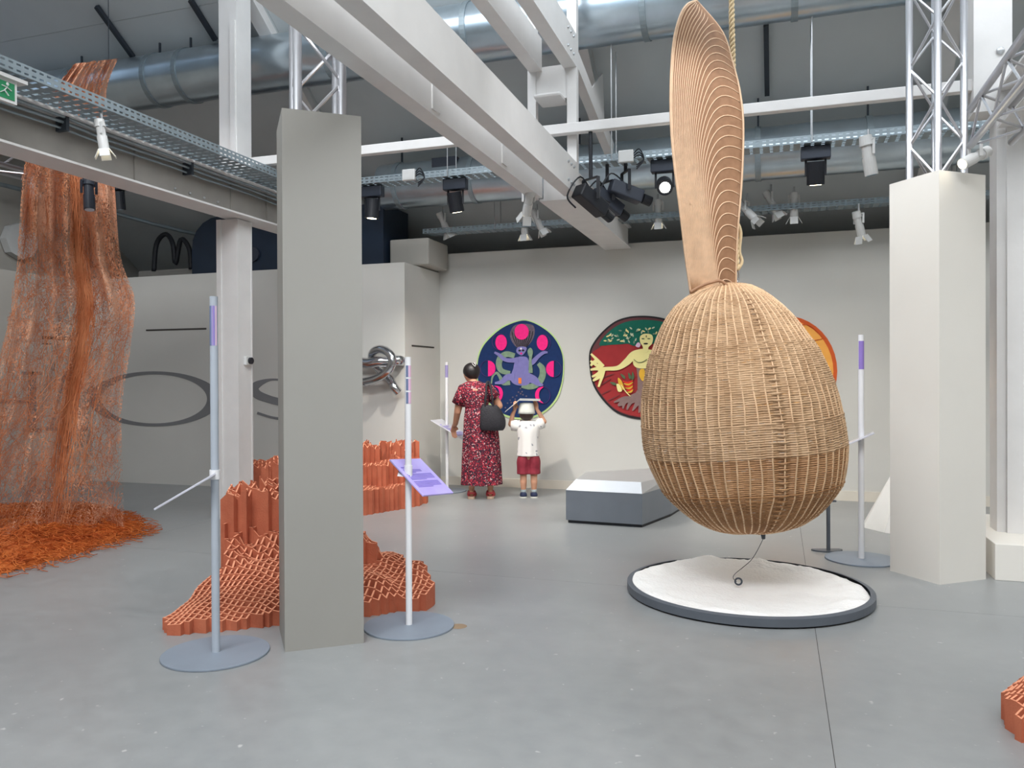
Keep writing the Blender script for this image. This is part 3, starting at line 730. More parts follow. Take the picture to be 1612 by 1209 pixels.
# ================================================================== ROUND TEXTILES
WY = 10.19
class Textile:
    def __init__(s, name, label, c):
        s.root = thing(name, label, 'textile', at_y(c[0], c[1], WY)); s.l = 0
    def put(s, name, pts, layer, mt):
        s.l += 1; y = WY - .006 * layer - .00006 * s.l
        MB().prism([at_y(p[0], p[1], y) for p in pts], (0, .006, 0)).build(name, mt, s.root, world=True)
    def blob(s, name, pts, layer, mt, k=5):
        s.put(name, [(p.x, p.y) for p in catmull([(a, b, 0) for a, b in pts], k, True)], layer, mt)
    def circ(s, name, c, rx, ry, layer, mt, a0=0, a1=360, n=28):
        s.put(name, [(c[0] + rx * math.cos(math.radians(a0 + (a1 - a0) * k / n)), c[1] + ry * math.sin(math.radians(a0 + (a1 - a0) * k / n))) for k in range(n if a1 - a0 >= 360 else n + 1)], layer, mt)
    def line(s, name, pts, wds, layer, mt, k=6):
        s.l += 1; y = WY - .006 * layer - .00006 * s.l
        v, f = stroke(pts, wds, lambda x, yy: at_y(x, yy, y), k)
        solid(MB().add(v, f).build(name, mt, s.root, world=True), .005, 1)
    def ring(s, name, c, rx, ry, wd, layer, mt, n=40):
        y = WY - .006 * layer
        O = [at_y(c[0] + rx * math.cos(2 * math.pi * k / n), c[1] + ry * math.sin(2 * math.pi * k / n), y) for k in range(n)]
        I = [at_y(c[0] + (rx - wd) * math.cos(2 * math.pi * k / n), c[1] + (ry - wd) * math.sin(2 * math.pi * k / n), y) for k in range(n)]
        v, f = annulus(O, I); solid(MB().add(v, f).build(name, mt, s.root, world=True), .005, 1)
# crop 2 coordinates -> photo pixels
def q(x, y): return (730 + x * 170 / 1209.0, 490 + y * 170 / 1209.0)
def Q(l): return [q(*p) for p in l]
tb = Textile('round_textile', 'round navy textile with pink moons and a purple serpent figure', q(630, 1100))
tb.blob('lime_border', Q([(632, 98), (760, 110), (900, 180), (1010, 275), (1090, 410), (1122, 560), (1112, 770), (1060, 960), (960, 1090), (820, 1180), (640, 1212), (440, 1170), (300, 1060), (190, 900), (142, 740), (146, 560), (190, 410), (280, 290), (430, 170)]), 1, 'felt_lime')
tb.blob('navy_ground', Q([(632, 108), (755, 120), (890, 190), (1000, 285), (1080, 420), (1110, 560), (1098, 770), (1040, 950), (945, 1075), (810, 1160), (640, 1190), (450, 1150), (310, 1045), (205, 890), (155, 735), (160, 560), (205, 415), (295, 300), (440, 182)]), 2, 'felt_blue')
tb.blob('hair_halo', Q([(560, 165), (655, 140), (770, 155), (795, 230), (770, 320), (710, 390), (650, 412), (590, 400), (535, 330), (518, 250)]), 3, 'felt_taupe')
for k in range(9):
    x = 540 + k * 29
    tb.line('hair_strand', Q([(x, 200 + abs(k - 4) * 6), (x + (4 - k) * 4, 300), (650 + (k - 4) * 13, 395)]), [1, 1, .8], 4, 'felt_black')
for (c, rx, ry) in (((648, 230), 80, 88), ((418, 350), 64, 88), ((880, 350), 62, 86)):
    tb.circ('moon', q(*c), rx * .1406, ry * .1406, 5, 'felt_pink')
tb.circ('half_moon', q(272, 640), 82 * .1406, 88 * .1406, 5, 'felt_pink', -90, 90)
tb.circ('half_moon', q(1008, 645), 86 * .1406, 90 * .1406, 5, 'felt_pink', 90, 270)
tb.blob('crescent_moon', Q([(340, 832), (410, 850), (438, 915), (420, 985), (385, 1005), (345, 990), (388, 960), (398, 905), (380, 862)]), 5, 'felt_pink')
tb.blob('crescent_moon', Q([(895, 845), (835, 860), (800, 920), (815, 990), (890, 1030), (850, 985), (842, 925), (858, 880)]), 5, 'felt_pink')
for (c, rx, ry) in (((400, 340), 84, 92), ((895, 350), 80, 92), ((272, 640), 86, 92), ((1005, 645), 90, 94), ((885, 940), 86, 96)):
    tb.ring('moon_outline', q(*c), rx * .1406, ry * .1406, .7, 4, 'felt_violet_line')
G = 'felt_green'
tb.line('serpent_coil', Q([(570, 500), (480, 480), (410, 530), (395, 610), (430, 670), (520, 690)]), [8, 9, 10, 9, 8, 6], 3, G)
tb.line('serpent_coil', Q([(835, 585), (880, 640), (880, 730), (830, 810), (740, 845), (650, 830)]), [6, 9, 10, 10, 9, 7], 3, G)
tb.line('serpent_coil', Q([(310, 810), (325, 730), (370, 690), (410, 740), (440, 800), (520, 800)]), [2, 3, 4, 5, 7, 7], 3, G)
tb.line('serpent_neck', Q([(750, 690), (750, 640), (745, 560), (750, 500), (745, 440)]), [6, 6, 4, 5, 6], 6, G)
tb.blob('serpent_head', Q([(745, 408), (772, 440), (768, 490), (745, 510), (722, 490), (716, 440)]), 7, G)
P = 'felt_purple'
tb.blob('body', Q([(600, 520), (640, 505), (710, 520), (730, 590), (725, 660), (760, 740), (740, 800), (690, 830), (590, 825), (530, 780), (535, 700), (555, 640), (570, 570)]), 4, P)
tb.line('arm', Q([(610, 540), (540, 550), (460, 540), (400, 490), (345, 460)]), [8, 7, 6, 5, 3], 4, P)
tb.line('arm', Q([(715, 580), (770, 570), (830, 510), (890, 465), (940, 460)]), [8, 8, 6, 5, 3], 4, P)
tb.line('leg', Q([(570, 740), (490, 740), (430, 790), (350, 805)]), [12, 10, 7, 3], 4, P)
tb.line('leg', Q([(720, 740), (790, 770), (840, 815), (890, 825)]), [14, 12, 7, 3], 4, P)
tb.blob('head', Q([(600, 410), (645, 395), (700, 405), (695, 445), (660, 490), (630, 490), (590, 455)]), 5, P)
tb.circ('eye', q(625, 440), 2, 1.6, 6, 'felt_black'); tb.circ('eye', q(664, 438), 2, 1.6, 6, 'felt_black'); tb.circ('forehead_jewel', q(641, 418), 1.4, 1.6, 6, 'felt_white')
tb.circ('mouth', q(643, 472), 1.6, 1.4, 6, 'felt_pink')
tb.put('orange_patch', Q([(612, 745), (645, 745), (645, 810), (612, 810)]), 5, 'felt_orange')
for (x, y) in ((634, 865), (612, 905), (652, 900), (636, 922), (662, 935), (700, 950), (592, 945), (548, 962), (520, 995), (490, 1028), (465, 1080), (530, 1022), (575, 985)):
    tb.circ('star_dot', q(x, y), 1.2, 1.2, 3, 'felt_taupe', n=8)
# second textile
def q2(x, y): return (910 + x * 160 / 1018.0, 480 + y * 190 / 1209.0)
def Q2(l): return [q2(*p) for p in l]
tr = Textile('round_textile', 'round red textile with a cream tree woman and green leaf crown', q2(620, 1140))
out = [(112, 480), (160, 370), (250, 260), (370, 165), (500, 120), (640, 108), (780, 118), (900, 150), (1020, 230), (1100, 340), (1150, 480), (1150, 640), (1110, 800), (1020, 960), (900, 1080), (760, 1140), (600, 1145), (440, 1105), (330, 1040), (220, 920), (145, 790), (115, 640)]
tr.blob('black_border', Q2(out), 1, 'felt_black')
cx_, cy_ = 630, 625
tr.blob('maroon_band', Q2([(cx_ + (x - cx_) * .965, cy_ + (y - cy_) * .965) for x, y in out]), 2, 'felt_maroon')
tr.blob('red_ground', Q2([(cx_ + (x - cx_) * (.95 if y > 420 else .86), cy_ + (y - cy_) * (.95 if y > 420 else .80)) for x, y in out]), 3, 'felt_red')
tr.blob('leaf_crown', Q2([(215, 405), (250, 330), (350, 235), (480, 170), (640, 150), (800, 160), (930, 200), (1020, 300), (1000, 380), (880, 400), (760, 390), (640, 385), (560, 410), (500, 390), (420, 395), (330, 400)]), 4, 'felt_teal')
random.seed(4)
for k in range(100):
    x = random.uniform(270, 900); y = random.uniform(175, 375)
    if y < 160 + abs(x - 640) * .33 + 25 or (600 < x < 760 and y > 275): continue
    a = random.uniform(0, 3.14); dx, dy = 16 * math.cos(a), 16 * math.sin(a)
    tr.line('leaf', Q2([(x - dx, y - dy), (x, y), (x + dx, y + dy)]), [.8, 2.4, .8], 5, random.choice(['felt_leaf', 'felt_leaf', 'felt_cream', 'felt_green']), 2)
tr.line('trunk', Q2([(640, 620), (640, 720), (640, 820), (650, 900), (700, 960)]), [18, 14, 14, 16, 24], 4, 'felt_root')
for pth in ([(620, 880), (560, 930), (460, 940), (360, 975)], [(600, 920), (510, 950), (430, 990), (400, 1010)], [(610, 930), (530, 970), (490, 1050)], [(630, 930), (590, 990), (545, 1060)], [(650, 930), (630, 1000), (610, 1080)], [(620, 900), (480, 960), (450, 1040)]):
    tr.line('root', Q2(pth), [12] + [7] * (len(pth) - 2) + [2], 5, 'felt_root')
C = 'felt_cream'
tr.line('arm', Q2([(650, 480), (560, 500), (490, 570), (400, 630), (280, 640), (200, 650)]), [13, 12, 11, 7, 6, 8], 5, C)
for pth in ([(250, 620), (190, 550), (130, 490)], [(240, 630), (180, 600), (125, 560)], [(240, 640), (180, 640), (125, 650)], [(240, 650), (200, 690), (140, 720)], [(255, 640), (240, 720), (205, 820)], [(190, 560), (150, 580), (128, 610)], [(235, 700), (180, 740), (150, 760)]):
    tr.line('finger_branch', Q2(pth), [7, 5, 3], 6, C)
tr.blob('torso', Q2([(560, 490), (640, 450), (700, 445), (780, 470), (800, 560), (780, 620), (700, 635), (600, 632), (555, 600), (550, 540)]), 6, C)
tr.blob('head', Q2([(620, 320), (650, 293), (690, 288), (735, 298), (750, 335), (738, 390), (705, 425), (700, 470), (645, 470), (648, 420), (622, 375)]), 7, C)
tr.line('neckline_stitch', Q2([(558, 545), (600, 575), (650, 570), (690, 545)]), [.8, .8, .8, .8], 7, 'felt_moss')
tr.circ('mouth', q2(678, 388), 3.6, 1.2, 8, 'felt_black'); tr.circ('eye', q2(650, 338), 2.4, .8, 8, 'felt_moss'); tr.circ('eye', q2(708, 338), 2.4, .8, 8, 'felt_moss'); tr.line('forehead_mark', Q2([(683, 305), (683, 325)]), [1, 1], 8, 'felt_black')
tr.blob('pink_flower', Q2([(600, 375), (625, 395), (610, 425), (575, 412)]), 6, 'sticker_pink')
tr.blob('yellow_fruit', Q2([(625, 645), (665, 650), (665, 745), (640, 760), (610, 700)]), 6, 'felt_yellow')
tr.blob('parrot_body', Q2([(400, 730), (435, 760), (455, 810), (470, 850), (430, 840), (405, 790)]), 6, 'felt_yellow')
tr.blob('parrot_wing', Q2([(385, 795), (415, 800), (440, 860), (400, 865)]), 7, 'felt_cream')
for k in range(6):
    tr.line('heliconia_petal', Q2([(450 + 8 * k, 765 + 22 * k), (500 + 6 * k, 780 + 18 * k), (550, 755 + 18 * k)]), [1, 3, 1], 6 + k % 2, 'felt_scarlet' if k % 2 == 0 else 'felt_yellow', 3)
tr.line('heliconia_stem', Q2([(430, 800), (480, 870), (525, 915)]), [1.2, 1.5, 1.2], 7, 'felt_cream')
for pth in ([(320, 775), (360, 790), (395, 800)], [(425, 690), (455, 720), (470, 740)], [(505, 680), (520, 720), (525, 745)], [(545, 670), (550, 720), (540, 760)]):
    tr.line('dark_leaf', Q2(pth), [1, 4.5, 1], 5, 'felt_moss', 3)
for (x0, y0, x1, y1) in ((230, 900, 330, 850), (250, 730, 360, 690), (300, 960, 420, 900), (235, 800, 330, 740)):
    tr.line('fold_seam', Q2([(x0, y0), ((x0 + x1) / 2, (y0 + y1) / 2), (x1, y1)]), [.8, 1.2, .6], 4, 'felt_maroon', 3)
# third textile, mostly behind the egg
to = Textile('round_textile', 'round orange textile with rust border, mostly hidden by the wicker egg', (1240, 665))
to.circ('rust_border', (1236, 584), 82, 87, 1, 'felt_rust', n=40); to.circ('apricot_ground', (1235, 585), 77, 82, 2, 'felt_apricot', n=40)
to.line('stitched_curve', [(1255, 512), (1275, 512), (1295, 530)], [1.5, 1.5, 1], 3, 'felt_rust'); to.line('stitched_curve', [(1280, 536), (1292, 534), (1300, 531)], [.8, .8, .8], 3, 'felt_rust')

# ================================================================== STEEL KNOT ON THE WALL
def kq(x, y, off): return at_y(560 + x * 140 / 1539.0, 530 + y * 110 / 1209.0, 9.0 - off)
kn = thing('steel_knot', 'shiny knotted steel tube sculpture mounted on the partition', 'sculpture', kq(450, 500, -.1))
path = [kq(-250, 800, .0), kq(0, 800, .05), (kq(180, 775, .10)), kq(350, 730, .14), kq(520, 630, .16), kq(620, 500, .16), kq(625, 360, .15), kq(540, 255, .13), kq(410, 215, .10), kq(300, 270, .04), kq(280, 380, -.02), kq(350, 520, -.03), kq(470, 640, -.02), kq(590, 740, .0), kq(670, 880, .03), kq(740, 960, .0)]
MB().tube(catmull(path, 8), .052, 18).build('looped_tube', 'chrome', kn, True, world=True)
MB().tube(catmull([kq(-250, 400, .0), kq(0, 430, .06), kq(200, 460, .07), kq(400, 430, .06), kq(560, 430, .02), kq(740, 410, -.01), kq(780, 430, -.08)], 8), .066, 18).build('straight_tube', 'chrome', kn, True, world=True)
for t in (140, 200):
    MB().tube([kq(t, 790 - (t - 140) * .2, .09), kq(t + 22, 786 - (t - 140) * .2, .09)], .058, 18).build('tube_collar', 'chrome', kn, world=True)

# ================================================================== SIGN STANDS
def sign_stand(label, base_px, top_py, rb, rp, panel=None, stickers=(), mtp='pole_white', dep=None):
    c = at_z(*base_px) if dep is None else dep
    d = (Matrix(RC).transposed() @ (Vector((c.x, c.y, CAMH)) - CP)); dep_ = -d.z
    h = at_d(base_px[0], top_py, dep_).z
    r = thing('sign_stand', label, 'sign', (c.x, c.y, 0), YAW)
    bevel(MB().lathe([(rb, 0), (rb, .012)], 64).build('base_plate', 'base_plate', r), .003)
    MB().lathe([(rp, .012), (rp, h)], 24).build('pole', mtp, r, smooth=False)
    for (z0, z1, a0, a1, mt) in stickers:
        mb = MB(); n = 8; R = rp + .0012
        A = [math.radians(a0 + (a1 - a0) * k / n) for k in range(n + 1)]
        mb.grid([[(R * math.cos(a), R * math.sin(a), z0 + h) for a in A], [(R * math.cos(a), R * math.sin(a), z1 + h) for a in A]])
        mb.build('sticker', mt, r)
    return r, c, h
def panel_on(r, hinge, ctr, ux, uy, hw, hl, mt, text=True, name='text_panel'):
    """flat panel: ctr centre, ux width direction, uy length direction (local coords of r)"""
    ux = Vector(ux).normalized(); uy = Vector(uy).normalized(); n = ux.cross(uy).normalized()
    if n.z < 0: n = -n
    ctr = Vector(ctr)
    o = bevel(MB().obox(ctr, ux, uy, n, hw, hl, .006).build(name, mt, r), .003)
    if text:
        t = ctr + n * .0068
        for blk, (v0, cnt, wf) in enumerate(((.50, 1, .25), (.36, 3, .55), (.12, 5, .78), (-.28, 5, .78))):
            mb = MB()
            for i in range(cnt):
                v = v0 - i * .07; wl = hw * wf * (1 if i < cnt - 1 else .6)
                cc = t + uy * (hl * v) - ux * (hw * .82 - wl)
                mb.obox(cc, ux, uy, n, wl, hl * (.018 if blk else .03), .0006)
            mb.build('text_block', 'ink', o)
    return o
# stand 1: beside the grey column
r1, c, h = sign_stand('tall sign stand with blue and pink striped pole top and edge-on tilted panel', (340, 1029), 467, .275, .021,
                      stickers=[(-.26, -.05, 215, 255, 'sticker_blue'), (-.26, -.05, 255, 275, 'sticker_lilac'), (-.26, -.05, 280, 300, 'sticker_purple'), (-.26, -.05, 310, 330, 'sticker_pink')], mtp='pole_grey')
dep1 = 4.25
zc_ = at_d(346, 745, dep1).z
inv1 = r1.rotation_euler.to_matrix().transposed()
panel_on(r1, None, (-.165, .015, zc_ - .097), inv1 @ ray(300, 768.5), (-.865, 0, -.5), .15, .185, 'panel_pale', text=False)
MB().tube([(0, 0, zc_ - .03), (0, 0, zc_ + .02)], .027, 20).build('collar', 'pole_white', r1)
# stand 2: lavender panel
r2, c, h = sign_stand('sign stand with a glossy lavender text panel and banded pole', (644, 986), 562, .265, .019,
                      stickers=[(-.05 - k * .078 - .068, -.05 - k * .078, 285, 345, 'sticker_pink') for k in range(3)] + [(-.05 - k * .078 - .068, -.05 - k * .078, 245, 285, 'sticker_blue') for k in range(3)])
A, B, Dd = [at_d(*p) for p in ((613, 724, 4.72), (661.5, 722.5, 4.95), (666, 781, 4.56))]; Cc = B + Dd - A
inv = (Matrix.Translation(r2.location) @ r2.rotation_euler.to_matrix().to_4x4()).inverted()
A, B, Cc, Dd = [inv @ p for p in (A, B, Cc, Dd)]
ctr = (A + B + Cc + Dd) / 4; ux = ((B - A) + (Cc - Dd)).normalized(); uy = ((A - Dd) + (B - Cc)); uy = (uy - ux * uy.dot(ux)).normalized()
panel_on(r2, None, ctr, ux, uy, (B - A).length / 2, ((A + B) / 2 - (Cc + Dd) / 2).length / 2, 'panel')
MB().tube([(0, 0, ctr.z + .015), (0, 0, ctr.z + .075)], .024, 20).build('collar', 'pole_white', r2)
MB().prism([(-.03, -.035, ctr.z + .012), (.02, -.035, ctr.z + .008), (.02, .03, ctr.z + .04), (-.03, .03, ctr.z + .04)], (-.03, 0, .004)).build('bracket', 'pole_white', r2)
# stand 3: beside pale column
r3, c, h = sign_stand('white sign stand with purple sticker on top, standing behind the sand disc', (1356, 881), 527, .275, .022,
                      stickers=[(-.275, -.05, 200, 340, 'sticker_purple')])
z3 = at_d(1354, 690, 6.38).z
panel_on(r3, None, (-.10, -.02, z3 - .035), inv1 @ ray(1345, 700) + Vector((0, 0, .05)), (-.92, 0, -.39), .15, .21, 'panel_pale', text=False)
# stand 4: by the woman
r4, c, h = sign_stand('slim white sign stand with pale text panel beside the woman in the red dress', (704, 773), 570, .25, .02,
                      stickers=[(-.20, -.04, 200, 340, 'sticker_lilac')])
z4 = at_d(704, 668, 10.5).z
panel_on(r4, None, (.08, -.08, z4 - .06), (.4, .9, 0), (-.8, .35, .45), .15, .27, 'panel_pale', text=True)

# ================================================================== BENCH
bp = [at_z(891, 823), at_z(1011, 831), at_z(1057, 813)]
far = [at_z(1075, 772), at_z(1010, 762), at_z(893, 783)]
b0, b1, b2 = bp
bdir = (b1 - b0).normalized(); bn = Vector((-bdir.y, bdir.x, 0))
poly = [b0, b1, b2, b2 + bn * .9 + bdir * .05, b0 + bdir * .55 + bn * 1.35, b0 + bn * .75 - bdir * .02]
bc = sum(poly, Vector()) / len(poly)
bn_ = thing('faceted_bench', 'low grey angular bench with a pale sloping front edge', 'bench', bc)
def shr(p, k, z): v = bc + (p - bc) * k; v.z = z; return v
MB().rings([[shr(p, .97, 0) for p in poly], [shr(p, .97, .03) for p in poly]]).build('plinth_recess', 'black', bn_, world=True)
MB().rings([[shr(p, 1, .03) for p in poly], [shr(p, 1, .33) for p in poly]]).build('bench_body', 'bench', bn_, world=True)
top = [shr(p, .86 if i in (0, 1) else .985, .43) for i, p in enumerate(poly)]
tb_ = [shr(p, 1, .33) for p in poly]
MB().rings([tb_, top]).build('seat_top', 'bench_top', bn_, world=True)
nn = Vector((-bn.x, -bn.y, .6)).normalized() * .004
MB().add([tb_[0] + nn, tb_[1] + nn, top[1] + nn, top[0] + nn], [(0, 1, 2, 3)]).build('front_bevel', 'bench_light', bn_, world=True)

# ================================================================== SAND DISC
dc = Vector((-.205, 5.62, 0)); DR = .80
sd_ = thing('sand_disc', 'round dark framed tray of white sand below the wicker egg', 'tray', dc)
MB().lathe([(DR - .035, .012), (DR, .012), (DR, .06), (DR - .03, .066), (DR - .035, .066)], 96, caps=False).build('tray_rim', 'frame_grey', sd_)
MB().lathe([(DR - .02, 0), (DR - .02, .014)], 96).build('tray_base', 'black', sd_)
P = []
NR, NA = 46, 150
for i in range(NR + 1):
    rr = (DR - .035) * i / NR; row = []
    for j in range(NA + 1):
        a = 2 * math.pi * (j % NA) / NA; x = rr * math.cos(a); y = rr * math.sin(a)
        e_ = (i / NR) ** 6
        n1 = noise.noise(Vector((x * 2.3, y * 2.3, 1))); n2 = noise.noise(Vector((x * 7, y * 7, 4))); n3 = noise.noise(Vector((x * 22, y * 22, 9)))
        edge = max(0, (rr / DR - .72) / .28)
        back = max(0, math.sin(a - .35))
        z = .047 + .01 * n1 + .006 * n2 * (1 + 2 * edge) + .0025 * n3 + edge ** .7 * (.05 * back + .045 * max(0, n2 + .1) + .03 * max(0, n3)) * (1 - .75 * (i / NR) ** 14)
        z -= .03 * math.exp(-((x - .05) ** 2 + (y - .02) ** 2) / .18)
        row.append((x, y, max(z, .02)))
    P.append(row)
o = MB().grid(P).build('white_sand', 'sand', sd_, True); o['kind'] = 'stuff'

# ================================================================== WICKER EGG
ED = 5.46
SC = ED / F
bot = at_d(1179, 838, ED); topp = at_d(1145, 447, ED)
AX = (topp - bot).normalized(); FW = (RC @ Vector((0, 0, -1))); E1 = FW.cross(AX).normalized(); E2 = AX.cross(E1).normalized()
if E1.dot(RC @ Vector((1, 0, 0))) < 0: E1 = -E1
EL = (topp - bot).length
prof_px = [(0, 6), (4, 36), (13, 72), (20, 87), (34, 107), (61, 132), (77, 142), (120, 155), (152, 157.5), (193, 157), (224, 154), (275, 141), (300, 128.5), (333, 109.5), (362, 83.5), (380, 57), (388, 38), (391, 22)]
prof = [(a_ * SC, hw * SC * (.965 - .055 * math.sin(math.pi * a_ / 391.0 * .75) * (a_ > 150) * (a_ - 150) / 150)) for a_, hw in prof_px]
def lopsided(s_):
    """the woven body is not quite round: it bulges to one side below and to the other above"""
    p = s_ / SC; pts = [(0, 6), (15, 11), (80, 8), (150, 1), (275, -4), (362, -10), (392, -6)]
    for (a, b), (c, d) in zip(pts, pts[1:]):
        if p <= c: return (b + (d - b) * max(0, (p - a)) / (c - a)) * SC
    return -6 * SC
PC = catmull([(s_, r_, 0) for s_, r_ in prof], 12)
# resample by arc length
acc = [0]
for i in range(1, len(PC)): acc.append(acc[-1] + (PC[i] - PC[i - 1]).length)
def egg(t):
    L = acc[-1] * t
    for i in range(1, len(acc)):
        if acc[i] >= L:
            f_ = (L - acc[i - 1]) / max(1e-9, acc[i] - acc[i - 1]); p = PC[i - 1].lerp(PC[i], f_); tg = (PC[i] - PC[i - 1]).normalized(); return p.x, p.y, tg
    return PC[-1].x, PC[-1].y, Vector((1, 0, 0))
SX = Vector((bot.x, bot.y, 0)); 
eg = thing('wicker_egg', 'giant woven wicker egg with tall leaf blade hanging on a rope', 'sculpture', bot)
NS = 56; SEG = 4; NAZ = NS * SEG
random.seed(3)
def epos(s_, r_, th): return bot + AX * s_ + (E1 * math.cos(th) + E2 * math.sin(th)) * max(.002, r_ + lopsided(s_) * math.cos(th))
TH0 = math.atan2((-FW).dot(E2), (-FW).dot(E1)); TH0 += -.10 if math.cos(TH0 - .1) > math.cos(TH0) else .10
BANDS = [(0, .30, 'wicker_brown', 0.0), (.30, .405, 'wicker_tan', -.004), (.405, .50, 'wicker', .003), (.50, .585, 'wicker', -.002), (.585, .72, 'wicker', .003), (.72, 1.0, 'wicker', 0.0)]
def egg_rows(t0, t1, step):
    rows = int(acc[-1] / .0142); mb = MB()
    for k in range(rows):
        t = (k + .5) / rows
        if not (t0 <= t < t1): continue
        s_, r_, tg = egg(t)
        if r_ < .03: continue
        nrm = Vector((-tg.y, tg.x, 0))
        if nrm.y < 0: nrm = -nrm
        isb = t + 1.0 / rows >= t1 and t1 < 1
        rad = .0064 * random.uniform(.9, 1.1) * (1.06 if isb else 1)
        base = len(mb.v)
        for j in range(NAZ):
            th = 2 * math.pi * j / NAZ
            ph = math.cos(NS * th)
            wob = .006 * noise.noise(Vector((math.cos(th) * 3, math.sin(th) * 3, t * 9)))
            q_ = noise.noise(Vector((math.cos(th) * 14, math.sin(th) * 14, k * .61)))
            dth = (th - TH0 + math.pi) % (2 * math.pi) - math.pi
            seam = math.exp(-(dth / .05) ** 2)
            off = .0055 * ph + .0014 * math.cos(NS / 2 * th + math.pi * k) + (.003 if isb else 0) + .0016 * q_ + step + seam * (.012 if k % 3 == 0 else -.006)
            rr = r_ + off + wob * .6; ss = s_ + .003 * q_ + .012 * noise.noise(Vector((math.cos(th) * 1.2, math.sin(th) * 1.2, 7)))
            for (du, dv) in ((0, 1), (1, 0), (0, -1), (-1, 0)):
                a_ = ss + tg.x * rad * du + nrm.x * rad * .62 * dv; b_ = rr + tg.y * rad * du + nrm.y * rad * .62 * dv
                mb.v.append(epos(a_, max(b_, .002), th))
        for j in range(NAZ):
            j2 = (j + 1) % NAZ
            for c_ in range(4):
                d_ = (c_ + 1) % 4
                mb.f.append((base + j * 4 + c_, base + j2 * 4 + c_, base + j2 * 4 + d_, base + j * 4 + d_))
    return mb
for (t0_, t1_, m_, st_e) in BANDS:
    o = egg_rows(t0_, t1_, st_e).build('woven_band', m_, eg, False, True); o['kind'] = 'stuff'
for k in range(NS):
    th = 2 * math.pi * k / NS
    pts = []
    for i in range(27):
        s_, r_, tg = egg(.03 + .965 * i / 26); pts.append(epos(s_ + .012 * noise.noise(Vector((math.cos(th) * 1.2, math.sin(th) * 1.2, 7))), r_ + .0050, th + .008 * math.sin(i * 1.3 + k)))
    MB().tube(pts, .0060, 5).build('stake', 'wicker_stake', eg, True, world=True)
# bottom knob, string and ring
MB().tube([bot + Vector((0.09, 0, .02)), bot + Vector((.095, 0, -.04))], [.02, .012], 12).build('bottom_knob', 'dark_rod', eg, True, world=True)
rg = Vector((dc.x - .055, dc.y + .03, .045))
MB().tube(catmull([bot + Vector((.095, 0, -.035)), bot.lerp(rg, .45) + Vector((.05, 0, -.02)), rg + Vector((-.03, 0, .06)), rg + Vector((-.012, 0, .016))], 8), .0022, 5).build('plumb_string', 'dark_rod', eg, world=True)
MB().tube([rg + Vector((.022 * math.cos(a), 0, .02 + .022 * math.sin(a))) + Vector((0, .003 * math.cos(a), 0)) for a in [2 * math.pi * k / 18 for k in range(18)]], .006, 8, closed=True).build('plumb_ring', 'dark_rod', eg, True, world=True)

# leaf blade of the egg
Lp = [(1088, 462), (1080, 405), (1072, 337), (1062, 258), (1057, 198), (1056.5, 131), (1061, 66), (1071, 26), (1082, 8), (1096, 2)]
Rp = [(1158, 472), (1158, 417), (1161, 357), (1166, 298), (1169, 238), (1169, 186), (1163, 139), (1152, 97), (1136, 50), (1096, 2)]
Lc = catmull([(a, b, 0) for a, b in Lp], 12); Rcv = catmull([(a, b, 0) for a, b in Rp], 12)
def cur(Cv, v):
    f_ = max(0, min(1, v)) * (len(Cv) - 1); i = min(int(f_), len(Cv) - 2); return Cv[i].lerp(Cv[i + 1], f_ - i)
def blade(u, v, off=0.0):
    p = cur(Lc, v).lerp(cur(Rcv, v), u)
    dep = ED - .12 + .16 * (u ** 2) - .05 * u - .05 * math.sin(math.pi * v) - off
    if v < .25: dep += .10 * (1 - v / .25)
    return at_d(p.x, p.y, dep)
NU, NV = 16, 60
bl = MB().grid([[blade(j / NU, i / NV) for j in range(NU + 1)] for i in range(NV + 1)]).build('blade_sheet', 'cane', eg, True, True)
solid(bl, .012)
outl = [blade(0, i / 60) for i in range(61)] + [blade(1, 1 - i / 60) for i in range(1, 61)]
MB().tube(outl, .0105, 8).build('blade_rim', 'cane_light', eg, True, world=True)
NRB = 36
for k in range(NRB):
    e_ = k / (NRB - 1.0)
    us = .74 - .72 * e_
    if e_ < .80: ve, ue = .02 + .92 * (e_ / .80), .985
    else: ve, ue = .94 + .045 * (e_ - .8) / .2, .985 - .93 * (e_ - .8) / .2
    P0, P1, P2, P3 = (us, .002), (us * .80, .50 * ve), (us * .80 + .10 * (1 - e_), ve * .96 + .045), (ue, ve)
    pts = []
    for i in range(25):
        t = i / 24.0; w0, w1_, w2_, w3 = (1 - t) ** 3, 3 * t * (1 - t) ** 2, 3 * t * t * (1 - t), t ** 3
        pts.append(blade(max(.01, min(.99, w0 * P0[0] + w1_ * P1[0] + w2_ * P2[0] + w3 * P3[0])), min(.985, w0 * P0[1] + w1_ * P1[1] + w2_ * P2[1] + w3 * P3[1]), .008))
    MB().tube(pts, .0042, 5).build('blade_rib', 'cane_light', eg, True, world=True)
# collar wedge where blade meets egg
col = catmull([at_d(x, y, ED - .17) for x, y in ((1087, 460), (1100, 452), (1122, 444), (1136, 443), (1150, 456), (1160, 470))], 6)
MB().tube(col, .010, 8).build('blade_binding', 'cane', eg, True, world=True)
